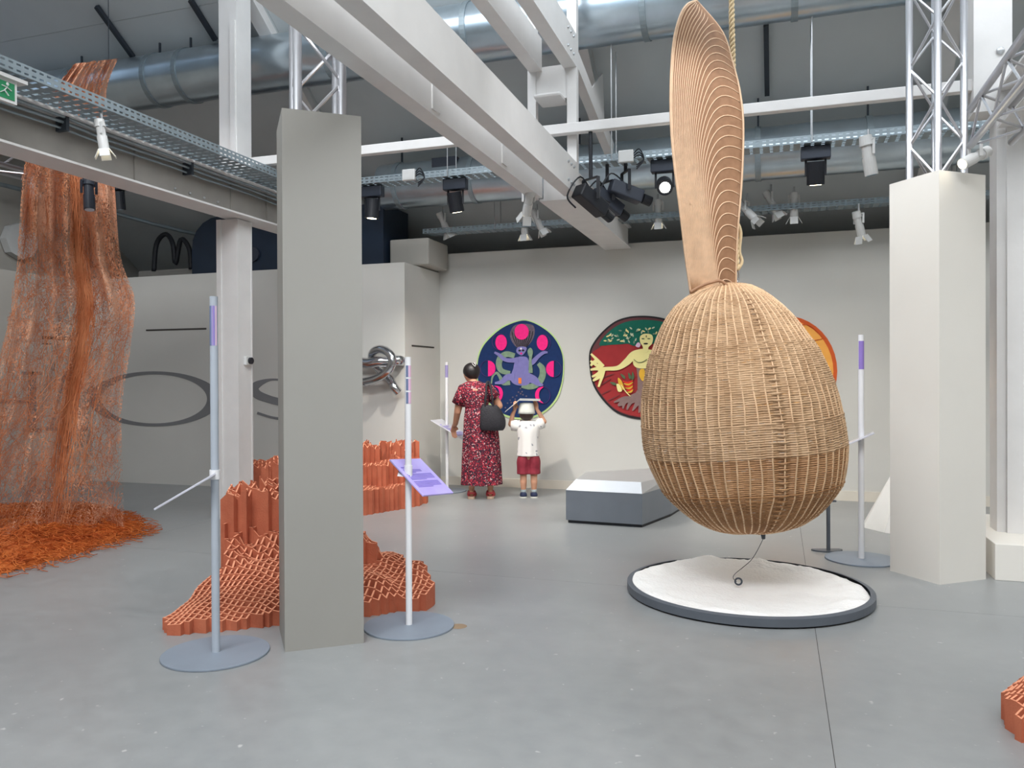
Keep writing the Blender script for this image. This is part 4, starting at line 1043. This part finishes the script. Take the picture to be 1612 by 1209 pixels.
# rope
rd = ED + .10
rp = thing('hanging_rope', 'twisted pale rope holding up the wicker egg', 'rope', at_d(1160, 436, rd))
rtop = at_d(1151.5, -40, rd); rz = Vector((rtop.x, rtop.y, roofz(rtop.y) - .02))
main = [at_d(1160, 425, rd), at_d(1157, 330, rd), at_d(1154, 120, rd), rtop, rz]
mp = catmull(main, 60)
for ph in (0, 2.094, 4.189):
    pts = []
    for i, p in enumerate(mp):
        a = ph + (p.z) * 60
        pts.append(p + Vector((.011 * math.cos(a), .011 * math.sin(a), 0)))
    MB().tube(pts, .011, 6).build('rope_strand', 'rope', rp, True, world=True)
MB().tube(catmull([at_d(1158, 345, rd), at_d(1166, 365, rd), at_d(1164, 395, rd), at_d(1168, 412, rd), at_d(1161, 425, rd)], 6), .011, 8).build('rope_tail', 'rope', rp, True, world=True)
cc = at_d(1160, 434, rd)
MB().tube([cc + RC @ Vector((.014 * math.cos(a), .042 * math.sin(a), 0)) for a in [2 * math.pi * k / 20 for k in range(20)]], .006, 8, closed=True).build('carabiner', 'chrome', rp, True, world=True)

# ================================================================== TERRACOTTA SCULPTURES
def clay(label, poly, hfun, pitch, rot, block=.42, th=.0115, jit=.10):
    poly = [Vector((p[0], p[1])) for p in poly]
    def inside(x, y):
        c_ = False; n = len(poly)
        for i in range(n):
            a, b = poly[i], poly[(i + 1) % n]
            if (a.y > y) != (b.y > y) and x < (b.x - a.x) * (y - a.y) / (b.y - a.y) + a.x: c_ = not c_
        return c_
    cx0 = sum(p.x for p in poly) / len(poly); cy0 = sum(p.y for p in poly) / len(poly)
    root = thing('clay_sculpture', label, 'sculpture', (cx0, cy0, 0))
    R = max((p - Vector((cx0, cy0))).length for p in poly); n = int(R / pitch) + 2
    cr, sr = math.cos(rot), math.sin(rot); nodes = {}
    for i in range(-n, n + 1):
        for j in range(-n, n + 1):
            a = i * pitch; b = j * pitch
            wx = .22 * pitch * noise.noise(Vector((i * .35, j * .35, 2))) * 2; wy = .22 * pitch * noise.noise(Vector((i * .35, j * .35, 8))) * 2
            a += wx + random.uniform(-.05, .05) * pitch; b += wy + random.uniform(-.05, .05) * pitch
            x = cx0 + a * cr - b * sr; y = cy0 + a * sr + b * cr
            if inside(x, y):
                h = hfun(x, y)
                if h > .02: nodes[(i, j)] = Vector((x, y, h * (1 + jit * (.12 if h < .34 else .6) * random.uniform(-1, 1))))
    blocks = {}
    bs = max(1, int(block / pitch))
    for (i, j), p in nodes.items():
        for dd in ((1, 0), (0, 1)):
            q_ = nodes.get((i + dd[0], j + dd[1]))
            if q_ is None: continue
            mb = blocks.setdefault((i // bs, j // bs), MB())
            d = Vector((q_.x - p.x, q_.y - p.y, 0)).normalized(); s_ = Vector((-d.y, d.x, 0)) * (th / 2)
            a0 = Vector((p.x, p.y, 0)) - d * (th / 2); a1 = Vector((q_.x, q_.y, 0)) + d * (th / 2)
            m0 = (a0 + a1) / 2; hm = (p.z + q_.z) / 2 - .004
            # walls are open tubes; top edge follows the cut surface
            hp, hq = p.z, q_.z
            if abs(hp - hq) > .09: hp = hq = min(hp, hq) + .004
            vs_ = [a0 + s_, a1 + s_, a1 - s_, a0 - s_, a0 + s_ + Vector((0, 0, hp)), a1 + s_ + Vector((0, 0, hq)), a1 - s_ + Vector((0, 0, hq)), a0 - s_ + Vector((0, 0, hp))]
            mb.add(vs_, [(0, 1, 5, 4), (1, 2, 6, 5), (2, 3, 7, 6), (3, 0, 4, 7), (4, 5, 6, 7), (3, 2, 1, 0)])
    for mb in blocks.values():
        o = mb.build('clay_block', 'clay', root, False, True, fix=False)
        o.data.materials.append(MATS['clay_pale'])
        for k_ in range(4, len(o.data.polygons), 6): o.data.polygons[k_].material_index = 1  # top faces of the lattice walls are coloured paler than the sides
    return root
def gauss(x, y, cx, cy, rx, ry, h, rot=0):
    c, s = math.cos(rot), math.sin(rot); dx, dy = x - cx, y - cy; a = dx * c + dy * s; b = -dx * s + dy * c
    return h * math.exp(-((a / rx) ** 2 + (b / ry) ** 2))
def nz(x, y, f, s=0): return noise.noise(Vector((x * f, y * f, s)))
# sculpture around the grey column
def uv1(x, y):
    o = Vector((-3.28, 3.68)); d = Vector((.79, .613)); n = Vector((-.613, .79)); p = Vector((x, y)) - o
    return p.dot(d), p.dot(n)
def incol(x, y, f, wd, m=.03):
    p = Vector((x, y, 0)) - f; a = p.dot(D1); b = p.dot(D2); return -m < a < wd + m and -m < b < wd + m
def h1(x, y):
    u, v = uv1(x, y)
    if incol(x, y, C1F, W1): return 0
    for r_ in (r1, r2):
        if math.hypot(x - r_.location.x, y - r_.location.y) < .29: return 0
    h = .07 + .22 * min(1, max(0, v / .42)) * min(1, max(.1, (u + .05) / .45)) + .03 * nz(x, y, 4)
    if u > .95: h = .09 + .16 * min(1, max(0, v / .4)) + .05 * nz(x, y, 5, 2)
    h += gauss(u, v, 1.22, .10, .12, .10, .06) + gauss(u, v, 1.48, .22, .09, .09, .08)
    if .28 < u < .98 and v > .44 + .06 * nz(x, y, 4) + .04 * nz(x, y, 19): h = .26 + .9 * max(0, v - .44) + .07 * nz(x, y, 6, 3) + .05 * nz(x, y, 15, 5)
    if .24 + .08 * nz(x, y, 5) < u < .98 and v > .64 + .05 * nz(x, y, 6) + .05 * nz(x, y, 21): h = .70 + .08 * nz(x, y, 7, 3) + .07 * nz(x, y, 18, 5)
    if .98 < u < 1.26 and v > .34 + .04 * nz(x, y, 8) and v < .72: h = .50 - .9 * abs(u - 1.06) + .05 * nz(x, y, 12, 2)
    return max(h, .05)
pf = []
def w1(u, v): o = Vector((-3.28, 3.68)); return o + Vector((.79, .613)) * u + Vector((-.613, .79)) * v
foot1 = [w1(-.02, .0), w1(.25, -.03), w1(.6, -.02), w1(.9, .0), w1(1.2, -.03), w1(1.52, -.02), w1(1.60, .10), w1(1.5, .42), w1(1.25, .62), w1(1.0, 1.0), w1(.6, 1.15), w1(.32, 1.05), w1(.26, .66), w1(.12, .40), w1(-.05, .14)]
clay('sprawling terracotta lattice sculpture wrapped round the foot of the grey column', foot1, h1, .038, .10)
# sculpture near the wall
B0 = at_z(540, 818); B1 = at_z(690, 792)
u2 = (Vector((B1.x - B0.x, B1.y - B0.y))).normalized(); n2 = Vector((-u2.y, u2.x))
def w2(u, v): return Vector((B0.x, B0.y)) + u2 * u + n2 * v
def uv2(x, y): p = Vector((x, y)) - Vector((B0.x, B0.y)); return p.dot(u2), p.dot(n2)
UL = (Vector((B1.x - B0.x, B1.y - B0.y))).length
def h2(x, y):
    u, v = uv2(x, y)
    h = .26 + .05 * nz(x, y, 3) + .03 * nz(x, y, 9)
    if v > .22 + .08 * nz(x, y, 4) + .04 * nz(x, y, 19): h = .50 + .07 * nz(x, y, 4, 3)
    if u < UL * .66 and v > .42 + .07 * nz(x, y, 5) + .04 * nz(x, y, 19): h = .70 + .05 * nz(x, y, 5, 2)
    h = max(h, gauss(u, v, UL * .36, .62, .24, .26, 1.08) - gauss(u, v, UL * .36, .66, .10, .10, .12)) if v > .36 else h
    if u > UL * .70 and v > .30: h = .60 + .10 * (nz(x, y, 8, 3) > -.1)
    return h
foot2 = [w2(-.30, .02), w2(0, 0), w2(UL * .55, -.02), w2(UL * .85, .02), w2(UL, .16), w2(UL * .99, .5), w2(UL * .7, .9), w2(.0, .9), w2(-.25, .6)]
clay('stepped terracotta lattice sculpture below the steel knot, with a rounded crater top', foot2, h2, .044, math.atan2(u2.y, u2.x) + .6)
# third piece beside the post
C3 = at_z(425, 806)
def h3(x, y):
    dx, dy = x - C3.x, y - C3.y - .25
    h = .56 + .08 * nz(x, y, 5, 1) - .25 * math.hypot(dx * .7, dy * .4)
    h = max(h, gauss(dx, dy, .14, .1, .13, .2, 1.0))
    return max(.3, h)
foot3 = [(C3.x - .12 + .36 * math.cos(t) * (1 + .1 * math.sin(3 * t)), C3.y + .25 + .34 * math.sin(t)) for t in [2 * math.pi * k / 14 for k in range(14)]]
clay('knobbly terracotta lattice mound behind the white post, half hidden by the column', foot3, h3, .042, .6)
# piece cut by the frame near the viewer
C4 = at_z(1702, 1160)
def h4(x, y):
    d_ = math.hypot(x - C4.x, y - C4.y); return max(.05, .30 - 1.1 * max(0, d_ - .10) + .03 * nz(x, y, 9))
foot4 = [(C4.x + .28 * math.cos(t), C4.y + .28 * math.sin(t)) for t in [2 * math.pi * k / 16 for k in range(16)]]
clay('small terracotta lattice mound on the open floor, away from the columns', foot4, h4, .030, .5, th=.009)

# ================================================================== ORANGE NET
Ln = [(118, 100), (92, 135), (62, 190), (42, 250), (34, 300), (27, 412), (17, 483), (0, 567), (-30, 680), (-70, 800), (-110, 880)]
Rn = [(186, 92), (168, 140), (170, 200), (176, 250), (181, 300), (190, 405), (212, 470), (206, 545), (192, 640), (193, 740), (196, 838)]
Lk = catmull([(a, b, 0) for a, b in Ln], 8); Rk = catmull([(a, b, 0) for a, b in Rn], 8)
def netp(u, v, layer):
    a = cur(Lk, v); b = cur(Rk, v); p = a.lerp(b, u)
    dep = 6.75 + .85 * u + layer * .45 * math.sin(math.pi * u) * (.5 + .5 * v) + .07 * math.sin(u * 19 + v * 3 + layer * 2) + .05 * math.sin(u * 41 - v * 5) + .08 * noise.noise(Vector((u * 4, v * 5, layer)))
    dep += .45 * (1 - v) * .6
    w_ = at_d(p.x, p.y, dep)
    if w_.z < .012: w_.z = .012
    return w_
nt_ = thing('hanging_net', 'huge gauzy orange fibre net hanging to the floor', 'net', netp(.5, 1, 0))
for ly in (0, 1):
    o = MB().grid([[netp(j / 60, i / 90, ly) for j in range(61)] for i in range(91)]).build('net_sheet', 'net_fibre', nt_, True, True)
# gathered fold
mb = MB()
random.seed(11)
for k in range(170):
    u0 = .60 + random.gauss(0, .03); v0 = random.uniform(.34, .55); v1 = random.uniform(.62, .98); pts = []
    for i in range(14):
        v = v0 + (v1 - v0) * i / 13; pts.append(netp(u0 + .014 * math.sin(i * .9 + k) + .05 * (v - .5), v, 0) + Vector((random.uniform(-.02, .02), random.uniform(-.03, .01), 0)))
    mb.tube(pts, .0028, 3, caps=False)
o = mb.build('gathered_fold', 'strand', nt_, False, True, fix=False); o['kind'] = 'stuff'
mb = MB()
for k in range(2200):
    u = random.random(); v = random.random() ** .8; lay = random.choice((0, 1)); pts = []; du = random.gauss(0, .03); dv = random.gauss(0, .012)
    for i in range(9):
        u += du + random.gauss(0, .010); v += dv
        if not (0 <= u <= 1) or not (0 <= v <= 1): break
        pts.append(netp(u, v, lay) + Vector((0, random.uniform(-.02, .0), 0)))
    if len(pts) > 2: mb.tube(pts, random.choice((.0012, .0016, .002)), 3, caps=False)
o = mb.build('loose_strands', 'strand', nt_, False, True, fix=False); o['kind'] = 'stuff'
# floor pile
pc = [at_z(*p) for p in ((-40, 905), (60, 888), (130, 868), (190, 848), (210, 837), (190, 818), (120, 800), (0, 800), (-90, 815), (-130, 860))]
pcx = sum(pc, Vector()) / len(pc)
def pile_h(k, f): return .015 + .17 * (1 - f) ** .7 * (1 + .5 * nz(k, f * 3, 1.5))
rowsP = []
nP = 60; outP = catmull(pc, 6, True)
for i in range(15):
    f_ = i / 14
    rowsP.append([pcx.lerp(p, f_ * (1 + .06 * nz(p.x * 3, p.y * 3, 4))) + Vector((0, 0, pile_h(p.x + p.y, f_) * (1 if i < 14 else .2) + .02 * nz(p.x * 9, p.y * 9 + f_ * 9, 2) * (1 - f_))) for p in outP + outP[:1]])
o = MB().grid(rowsP).build('floor_pile', 'strand_deep', nt_, True, True)
mb = MB()
for k in range(3200):
    i = random.randrange(len(outP)); f_ = math.sqrt(random.random()) * 1.03; p = pcx.lerp(outP[i], f_); a = random.uniform(0, 6.28); pts = []
    zz = pile_h(p.x + p.y, min(1, f_)) + random.uniform(0, .05) * (1.1 - f_)
    for s_ in range(6):
        a += random.uniform(-.5, .5); p = p + Vector((.045 * math.cos(a), .045 * math.sin(a), 0))
        pts.append(Vector((p.x, p.y, max(.006, zz + .012 * math.sin(s_ * 1.4 + k)))))
        zz *= .97
    mb.tube(pts, .0032, 3, caps=False)
o = mb.build('pile_strands', 'strand_deep', nt_, False, True, fix=False); o['kind'] = 'stuff'
# hanging wire
a = at_d(172, 60, 7.3)
MB().tube([netp(.8, .01, 0), (netp(.8, .01, 0).x, netp(.8, .01, 0).y, min(roofz(5.3), 7) - .05)], .004, 5).build('hanging_wire', 'dark_rod', nt_, world=True)

# ================================================================== SMALL THINGS ON THE RIGHT
pln = MB().box(1.47, 4.55, 6.5, 7.9, 0, .26).build('low_plinth', 'column_light'); tag(pln, 'low white plinth carrying the cream steel post', 'plinth'); bevel(pln, .004)
bs = at_z(1304, 868); zt = at_d(1302, 790, 6.68).z
bst = thing('barrier_stand', 'low dark metal barrier stand with crescent foot behind the sand disc', 'stand', bs, YAW)
foot = [(.13 * math.cos(math.radians(t)), .09 * math.sin(math.radians(t)) + .04) for t in range(180, 361, 15)] + [(.11, .06), (-.11, .06)]
MB().prism([(x, y, 0) for x, y in foot], (0, 0, .012)).build('foot_plate', 'frame_grey', bst)
MB().box(-.012, .012, -.012, .012, .012, zt).build('upright', 'frame_grey', bst)
MB().box(-.10, .06, -.02, .02, zt, zt + .014).build('top_bar', 'frame_grey', bst)
pa, pb = at_z(1362, 831), at_z(1400, 842)
cn = thing('paper_cone', 'white faceted paper cone standing behind the pale column', 'sculpture', (pa.x + .42, pa.y + .1, 0))
cen = Vector((pa.x + .40, pa.y + .12, 0)); ring = []
for k in range(9):
    a = math.pi + .25 + 2 * math.pi * k / 9; ring.append(cen + Vector((.43 * math.cos(a), .43 * math.sin(a), 0)))
ap = cen + Vector((0, 0, .82))
for k in range(9):
    a, b = ring[k], ring[(k + 1) % 9]
    solid(MB().add([a, b, ap], [(0, 1, 2)]).build('paper_facet', 'paper_white', cn, world=True), .004, 1)
st_ = at_z(722, 986); o = MB().lathe([(.05, .0005), (.03, .001)], 20, (0, 0, 0)).build('floor_stain', 'stain'); o.location = (st_.x, st_.y, 0); tag(o, 'small brown stain on the floor beside the lavender sign stand base', 'stain')

# ================================================================== PEOPLE
def body(parts, voxel):
    """parts: list of (points, radii); union by voxel remesh into one continuous surface"""
    mb = MB()
    for pts, rad in parts:
        mb.tube(pts, rad, 14)
        for p, r_ in zip(pts, rad): mb.ell(p, (r_, r_, r_), 14, 9)
    return mb
def remesh(o, voxel, sm=4):
    m = o.modifiers.new('r', 'REMESH'); m.mode = 'VOXEL'; m.voxel_size = voxel
    s_ = o.modifiers.new('s', 'SMOOTH'); s_.iterations = sm; s_.factor = .5
    return bake(o)
def hand(parts, wrist, d, side, sc=1.0, curl=.4, thumb=None):
    """palm and five fingers; d = direction of the fingers, side = across the palm toward the thumb"""
    wrist = Vector(wrist); d = Vector(d).normalized(); side = Vector(side); side = (side - d * side.dot(d)).normalized(); n = d.cross(side)
    palm = wrist + d * (.075 * sc)
    for k in range(4):
        off = side * ((.030 - .020 * k) * sc)
        parts.append(([wrist + off * .5, palm + off], [.018 * sc, .014 * sc]))
        ln = (.070, .078, .072, .056)[k] * sc
        p1 = palm + off + d * (ln * .45) + n * (curl * .015 * sc); p2 = p1 + d * (ln * .32) + n * (curl * .03 * sc); p3 = p2 + d * (ln * .22) + n * (curl * .035 * sc)
        parts.append(([palm + off, p1, p2, p3], [.0095 * sc, .009 * sc, .008 * sc, .007 * sc]))
    t0 = wrist + d * (.025 * sc) + side * (.02 * sc); t1 = t0 + side * (.03 * sc) + d * (.02 * sc); t2 = t1 + d * (.032 * sc) + side * (.008 * sc)
    parts.append(([t0, t1, t2], [.013 * sc, .010 * sc, .008 * sc]))
def face(mb_parts, c, r_, fwd, sc=1.0):
    c = Vector(c); f_ = Vector(fwd).normalized()
    right = f_.cross(Vector((0, 0, 1))).normalized(); up = right.cross(f_)
    mb_parts.append(([c + f_ * (r_ * .92) + up * (.01 * sc), c + f_ * (r_ * 1.12) - up * (.025 * sc)], [.010 * sc, .014 * sc]))      # nose
    for s_ in (-1, 1):
        e = c + right * (s_ * r_ * .93) - up * (.008 * sc) - f_ * (.01 * sc)
        mb_parts.append(([e + up * (.022 * sc), e, e - up * (.022 * sc)], [.011 * sc, .013 * sc, .009 * sc]))                          # ears
    return right, up, f_
def face_bits(root, c, r_, right, up, f_, sc):
    c = Vector(c)
    for s_ in (-1, 1):
        MB().ell(c + f_ * (r_ * .93) + right * (s_ * .032 * sc) + up * (.012 * sc), (.012 * sc, .008 * sc, .007 * sc), 10, 6).build('eye', 'felt_black', root, True)
    MB().tube([c + f_ * (r_ * .95) - up * (.05 * sc) + right * (.02 * sc), c + f_ * (r_ * .99) - up * (.052 * sc), c + f_ * (r_ * .95) - up * (.05 * sc) - right * (.02 * sc)], .005 * sc, 6).build('mouth', 'sandal', root, True)
def loft(secs, n=48, wave=0.0, nw=9, ph=0.0):
    """secs: (z, cx, cy, a, b, wave)"""
    rg = []
    for (z, cx0, cy0, a, b, wv) in secs:
        rg.append([(cx0 + a * math.cos(t) * (1 + wv * math.cos(nw * t + ph) + .5 * wv * math.cos(5 * t + 1)), cy0 + b * math.sin(t) * (1 + wv * math.cos(nw * t + ph) + .5 * wv * math.cos(5 * t + 1)), z) for t in [2 * math.pi * k / n for k in range(n)]])
    return rg
def interp(secs, k=5):
    A_ = catmull([(s_[0], s_[1], s_[2]) for s_ in secs], k); B_ = catmull([(s_[3], s_[4], s_[5]) for s_ in secs], k)
    return [(a.x, a.y, a.z, b.x, b.y, b.z) for a, b in zip(A_, B_)]

# ---- woman in the red dress, seen from behind, reading the sign
wo = at_z(756, 784)
W = thing('person', 'woman in a dark red speckled dress with a black shoulder bag, reading a sign', 'person', wo, YAW)
hc = Vector((-.105, .05, 1.525)); hr = .098
parts = [([(0, 0, .95), (-.02, .0, 1.12), (-.05, 0, 1.3)], [.14, .115, .13]), ([(-.2, 0, 1.345), (-.055, 0, 1.36), (.10, 0, 1.345)], [.055, .075, .055]),
         ([(-.065, .0, 1.38), (-.095, .035, 1.46)], [.052, .048]), ([hc + Vector((0, 0, -.04)), hc, hc + Vector((0, -.005, .02))], [.078, hr, hr]),
         ([hc + Vector((-.01, .055, -.085)), hc + Vector((0, .03, -.05))], [.035, .06])]
parts += [([(-.215, 0, 1.34), (-.275, .05, 1.06)], [.056, .045]), ([(-.275, .05, 1.06), (-.315, .20, .90), (-.335, .26, .875)], [.043, .034, .026])]
hand(parts, (-.335, .265, .872), (-.12, .5, -.75), (.6, .2, .2), 1.0, .8)
parts += [([(.12, 0, 1.34), (.235, .02, 1.13)], [.056, .047]), ([(.235, .02, 1.13), (.165, .20, 1.08), (.11, .27, 1.09)], [.044, .034, .026])]
hand(parts, (.105, .275, 1.09), (-.8, .3, .1), (0, .1, 1), 1.0, 1.2)
for s_, x in ((-1, -.105), (1, .125)):
    parts += [([(s_ * .085 + .01, 0, .9), (x * .95, .01, .50)], [.095, .062]), ([(x * .95, .01, .50), (x, -.01, .30), (x, 0, .10)], [.056, .054, .035]),
              ([(x, -.025, .062), (x, .05, .06), (x + s_ * .01, .15, .045)], [.033, .036, .022])]
    for k in range(5): parts.append(([(x + s_ * (.035 - .016 * k) * 1.0, .16, .042), (x + s_ * (.035 - .016 * k), .185 - .008 * k, .038)], [.011, .009]))
rt, up_, f_ = face(parts, hc, hr, (-.25, .8, -.5))
o = body(parts, .009).build('body', 'skin', W, True); remesh(o, .0085)
face_bits(W, hc, hr, rt, up_, f_, 1.0)
secs = interp([(1.43, -.075, .005, .072, .070, 0), (1.405, -.07, 0, .125, .094, 0), (1.375, -.062, 0, .190, .108, .0), (1.33, -.058, 0, .208, .118, .005), (1.25, -.055, 0, .188, .135, .01), (1.14, -.045, 0, .142, .128, .02), (1.09, -.03, 0, .148, .138, .02),
               (.98, -.005, 0, .188, .17, .02), (.80, .008, 0, .208, .185, .035), (.55, .012, 0, .222, .19, .05), (.30, .015, 0, .232, .195, .06), (.17, .015, 0, .238, .2, .065)])
dr = solid(MB().rings(loft(secs, 60), caps=False).build('dress', 'dress', W, True), .006)
for (p0, p1, ra, rb_) in (((-.175, 0, 1.355), (-.262, .03, 1.15), .085, .086), ((.07, 0, 1.355), (.185, .01, 1.21), .085, .078)):
    solid(MB().tube([p0, Vector(p0).lerp(Vector(p1), .5), p1], [ra * .9, ra, rb_], 20, caps=False).build('sleeve', 'dress', W, True), .005)
MB().tube([(.145 * math.cos(t) - .043, .130 * math.sin(t), 1.125) for t in [2 * math.pi * k / 40 for k in range(40)]], .007, 6, closed=True).build('waist_seam', 'dress', W, True)
hb = []
n_ = 22
mb = MB()
back = -f_
mb.ell(hc + back * .018 + Vector((0, 0, .022)), (.108, .108, .105), 20, 14)
mb.ell(hc + back * .07 + Vector((0, 0, -.01)), (.075, .05, .07), 16, 10)
mb.ell(hc + back * .04 + Vector((0, 0, -.05)), (.08, .06, .05), 16, 10)
o = mb.build('hair', 'hair', W, True); remesh(o, .009, 3)
MB().tube([hc + back * .10 + Vector((-.01, -.03, .075)), hc + back * .125 + Vector((0, -.02, .04)), hc + back * .13 + Vector((.02, -.015, .02)), hc + back * .118 + Vector((.03, -.02, .045)), hc + back * .10 + Vector((.015, -.03, .08))], .0045, 6).build('hair_clip', 'spot_white', W, True)
for s_, x in ((-1, -.105), (1, .125)):
    sole = catmull([(x - .038, -.075, 0), (x + .038, -.075, 0), (x + .045, .05, 0), (x + .05, .16, 0), (x + .0, .215, 0), (x - .05, .16, 0), (x - .042, .05, 0)], 4, True)
    sn = MB().prism(sole, (0, 0, .028)).build('sandal_sole', 'sole', W)
    for (y, z, r_) in ((-.03, .085, .044), (.10, .052, .050), (.02, .105, .043)):
        MB().tube([(x + r_ * math.cos(t), y + .006 * math.sin(t), max(.02, z * .62 + r_ * .78 * math.sin(t))) for t in [2 * math.pi * k / 20 for k in range(20)]], .010, 6, closed=True).build('sandal_strap', 'sandal', W, True)
    MB().tube(catmull([(x - .036, .0, .05), (x - .03, -.055, .065), (x, -.068, .07), (x + .03, -.055, .065), (x + .036, .0, .05)], 4), .013, 6).build('heel_strap', 'sandal', W, True)
# shoulder bag (held, a thing of its own)
bgc = W.matrix_basis @ Vector((.17, -.20, .985)) if False else (Matrix.Translation(wo) @ Matrix.Rotation(YAW, 4, 'Z')) @ Vector((.155, -.205, .84))
bg = thing('handbag', 'slouchy black shoulder bag hanging on the back of the woman', 'bag', bgc, YAW + .1)
secb = interp([(0, .0, 0, .130, .045, .01), (.05, .005, 0, .152, .065, .02), (.15, .0, 0, .150, .07, .03), (.25, -.02, 0, .120, .052, .03), (.305, -.03, 0, .085, .022, .02)], 4)
MB().rings(loft(secb, 40, nw=7)).build('bag_body', 'bag', bg, True)
for dy in (-.02, .025):
    MB().tube(catmull([(-.085, dy, .29), (-.075, dy, .42), (-.055, dy + .10, .565), (-.03, dy + .17, .585), (-.02, dy + .12, .56), (.0, dy, .42), (.01, dy, .285)], 6), .011, 8).build('bag_strap', 'bag', bg, True)

# ---- child with a bucket hat holding a card over the head
bo = at_z(832, 783)
Bc = thing('person', 'child in a white shirt and dark red shorts holding a card overhead', 'person', bo, YAW)
hc = Vector((-.02, .0, 1.035)); hr = .083
parts = [([(0, 0, .53), (0, 0, .68), (0, 0, .84)], [.10, .098, .10]), ([(-.11, 0, .885), (0, 0, .895), (.11, 0, .885)], [.045, .06, .045]),
         ([(0, 0, .9), (-.01, 0, .97)], [.042, .04]), ([hc + Vector((0, 0, -.03)), hc, hc + Vector((0, 0, .02))], [.068, hr, hr])]
parts += [([(-.115, 0, .885), (-.215, .03, .90)], [.042, .034]), ([(-.215, .03, .90), (-.19, .03, 1.02), (-.165, .02, 1.075)], [.033, .027, .021])]
hand(parts, (-.165, .02, 1.075), (.12, .0, 1), (.9, .3, 0), .74, .5)
parts += [([(.115, 0, .885), (.195, .03, .93)], [.042, .034]), ([(.195, .03, .93), (.14, .04, 1.03), (.105, .04, 1.085)], [.033, .027, .021])]
hand(parts, (.105, .04, 1.085), (-.15, .0, 1), (-.9, .3, 0), .74, .5)
for s_, x in ((-1, -.062), (1, .068)):
    parts += [([(s_ * .055, 0, .50), (x, .005, .285)], [.070, .046]), ([(x, .005, .285), (x, -.008, .19), (x, 0, .07)], [.041, .043, .028]), ([(x, -.01, .045), (x, .05, .04), (x, .10, .032)], [.026, .027, .022])]
rt, up_, f_ = face(parts, hc, hr, (0, 1, -.05), .85)
o = body(parts, .008).build('body', 'skin', Bc, True); remesh(o, .0075)
face_bits(Bc, hc, hr, rt, up_, f_, .85)
secs = interp([(.945, -.005, 0, .060, .052, 0), (.93, 0, 0, .105, .075, 0), (.90, 0, 0, .142, .098, 0), (.83, 0, 0, .138, .12, .01), (.70, 0, 0, .128, .122, .02), (.58, 0, 0, .132, .124, .03), (.515, 0, 0, .138, .126, .035)])
solid(MB().rings(loft(secs, 48), caps=False).build('shirt', 'shirt', Bc, True), .005)
for (p0, p1) in (((-.095, 0, .885), (-.205, .02, .885)), ((.095, 0, .885), (.185, .02, .915))):
    solid(MB().tube([p0, Vector(p0).lerp(Vector(p1), .5), p1], [.066, .066, .062], 18, caps=False).build('sleeve', 'shirt', Bc, True), .005)
sh = MB()
for s_, x in ((-1, -.064), (1, .068)):
    sh.rings(loft(interp([(.56, x * .7, 0, .062, .095, 0), (.46, x * .95, 0, .082, .108, .02), (.36, x, 0, .078, .092, .03), (.29, x, 0, .080, .090, .03)]), 28))
o = sh.build('shorts', 'shorts', Bc, True); remesh(o, .008, 3)
MB().ell(hc + Vector((0, -.012, -.005)), (.092, .092, .088), 18, 12).build('hair', 'hair_brown', Bc, True)
for s_, x in ((-1, -.062), (1, .068)):
    MB().rings(loft([(.045, x, .0, .034, .036, 0), (.10, x, 0, .034, .035, 0)], 18)).build('sock', 'sock', Bc, True)
    sp = catmull([(x - .036, -.05, 0), (x + .036, -.05, 0), (x + .044, .06, 0), (x + .03, .135, 0), (x - .03, .135, 0), (x - .044, .06, 0)], 4, True)
    MB().prism(sp, (0, 0, .016)).build('shoe_sole', 'hat', Bc)
    cs = Vector((x, .03, .0)); MB().rings([[Vector((cs.x + (p.x - cs.x) * k_, cs.y + (p.y - cs.y) * k_ - dy, z)) for p in sp] for (k_, z, dy) in ((.98, .016, 0), (.98, .035, 0), (.8, .056, .012), (.52, .068, .03))]).build('shoe_upper', 'shoe_navy', Bc, True)
# bucket hat
hatw = (Matrix.Translation(bo) @ Matrix.Rotation(YAW, 4, 'Z')) @ Vector((-.02, 0, 1.03))
ht = thing('bucket_hat', 'off white bucket hat on the head of the child', 'hat', hatw, YAW)
solid(MB().lathe([(.104, .0), (.098, .03), (.095, .05), (.088, .10), (.080, .125), (.04, .133), (.002, .134)], 32, caps=False).build('crown', 'hat', ht, True), .004, 1)
MB().tube([(.099 * math.cos(t), .099 * math.sin(t), .03) for t in [2 * math.pi * k / 32 for k in range(32)]], .0035, 6, closed=True).build('hat_band', 'hat', ht, True)
# folded card
kw = (Matrix.Translation(bo) @ Matrix.Rotation(YAW, 4, 'Z')) @ Vector((0, 0, 1.165))
kd = thing('folded_card', 'grey folded card held up over the bucket hat', 'card', kw, YAW)
MB().prism([(-.11, -.11, .028), (.145, -.11, .022), (.155, .15, .038), (-.10, .15, .044)], (0, 0, .005)).build('card_leaf', 'card', kd)
MB().prism([(-.11, -.11, .028), (-.10, .15, .044), (-.28, .12, -.11), (-.29, -.09, -.118)], (.003, 0, .005)).build('card_leaf', 'card', kd)
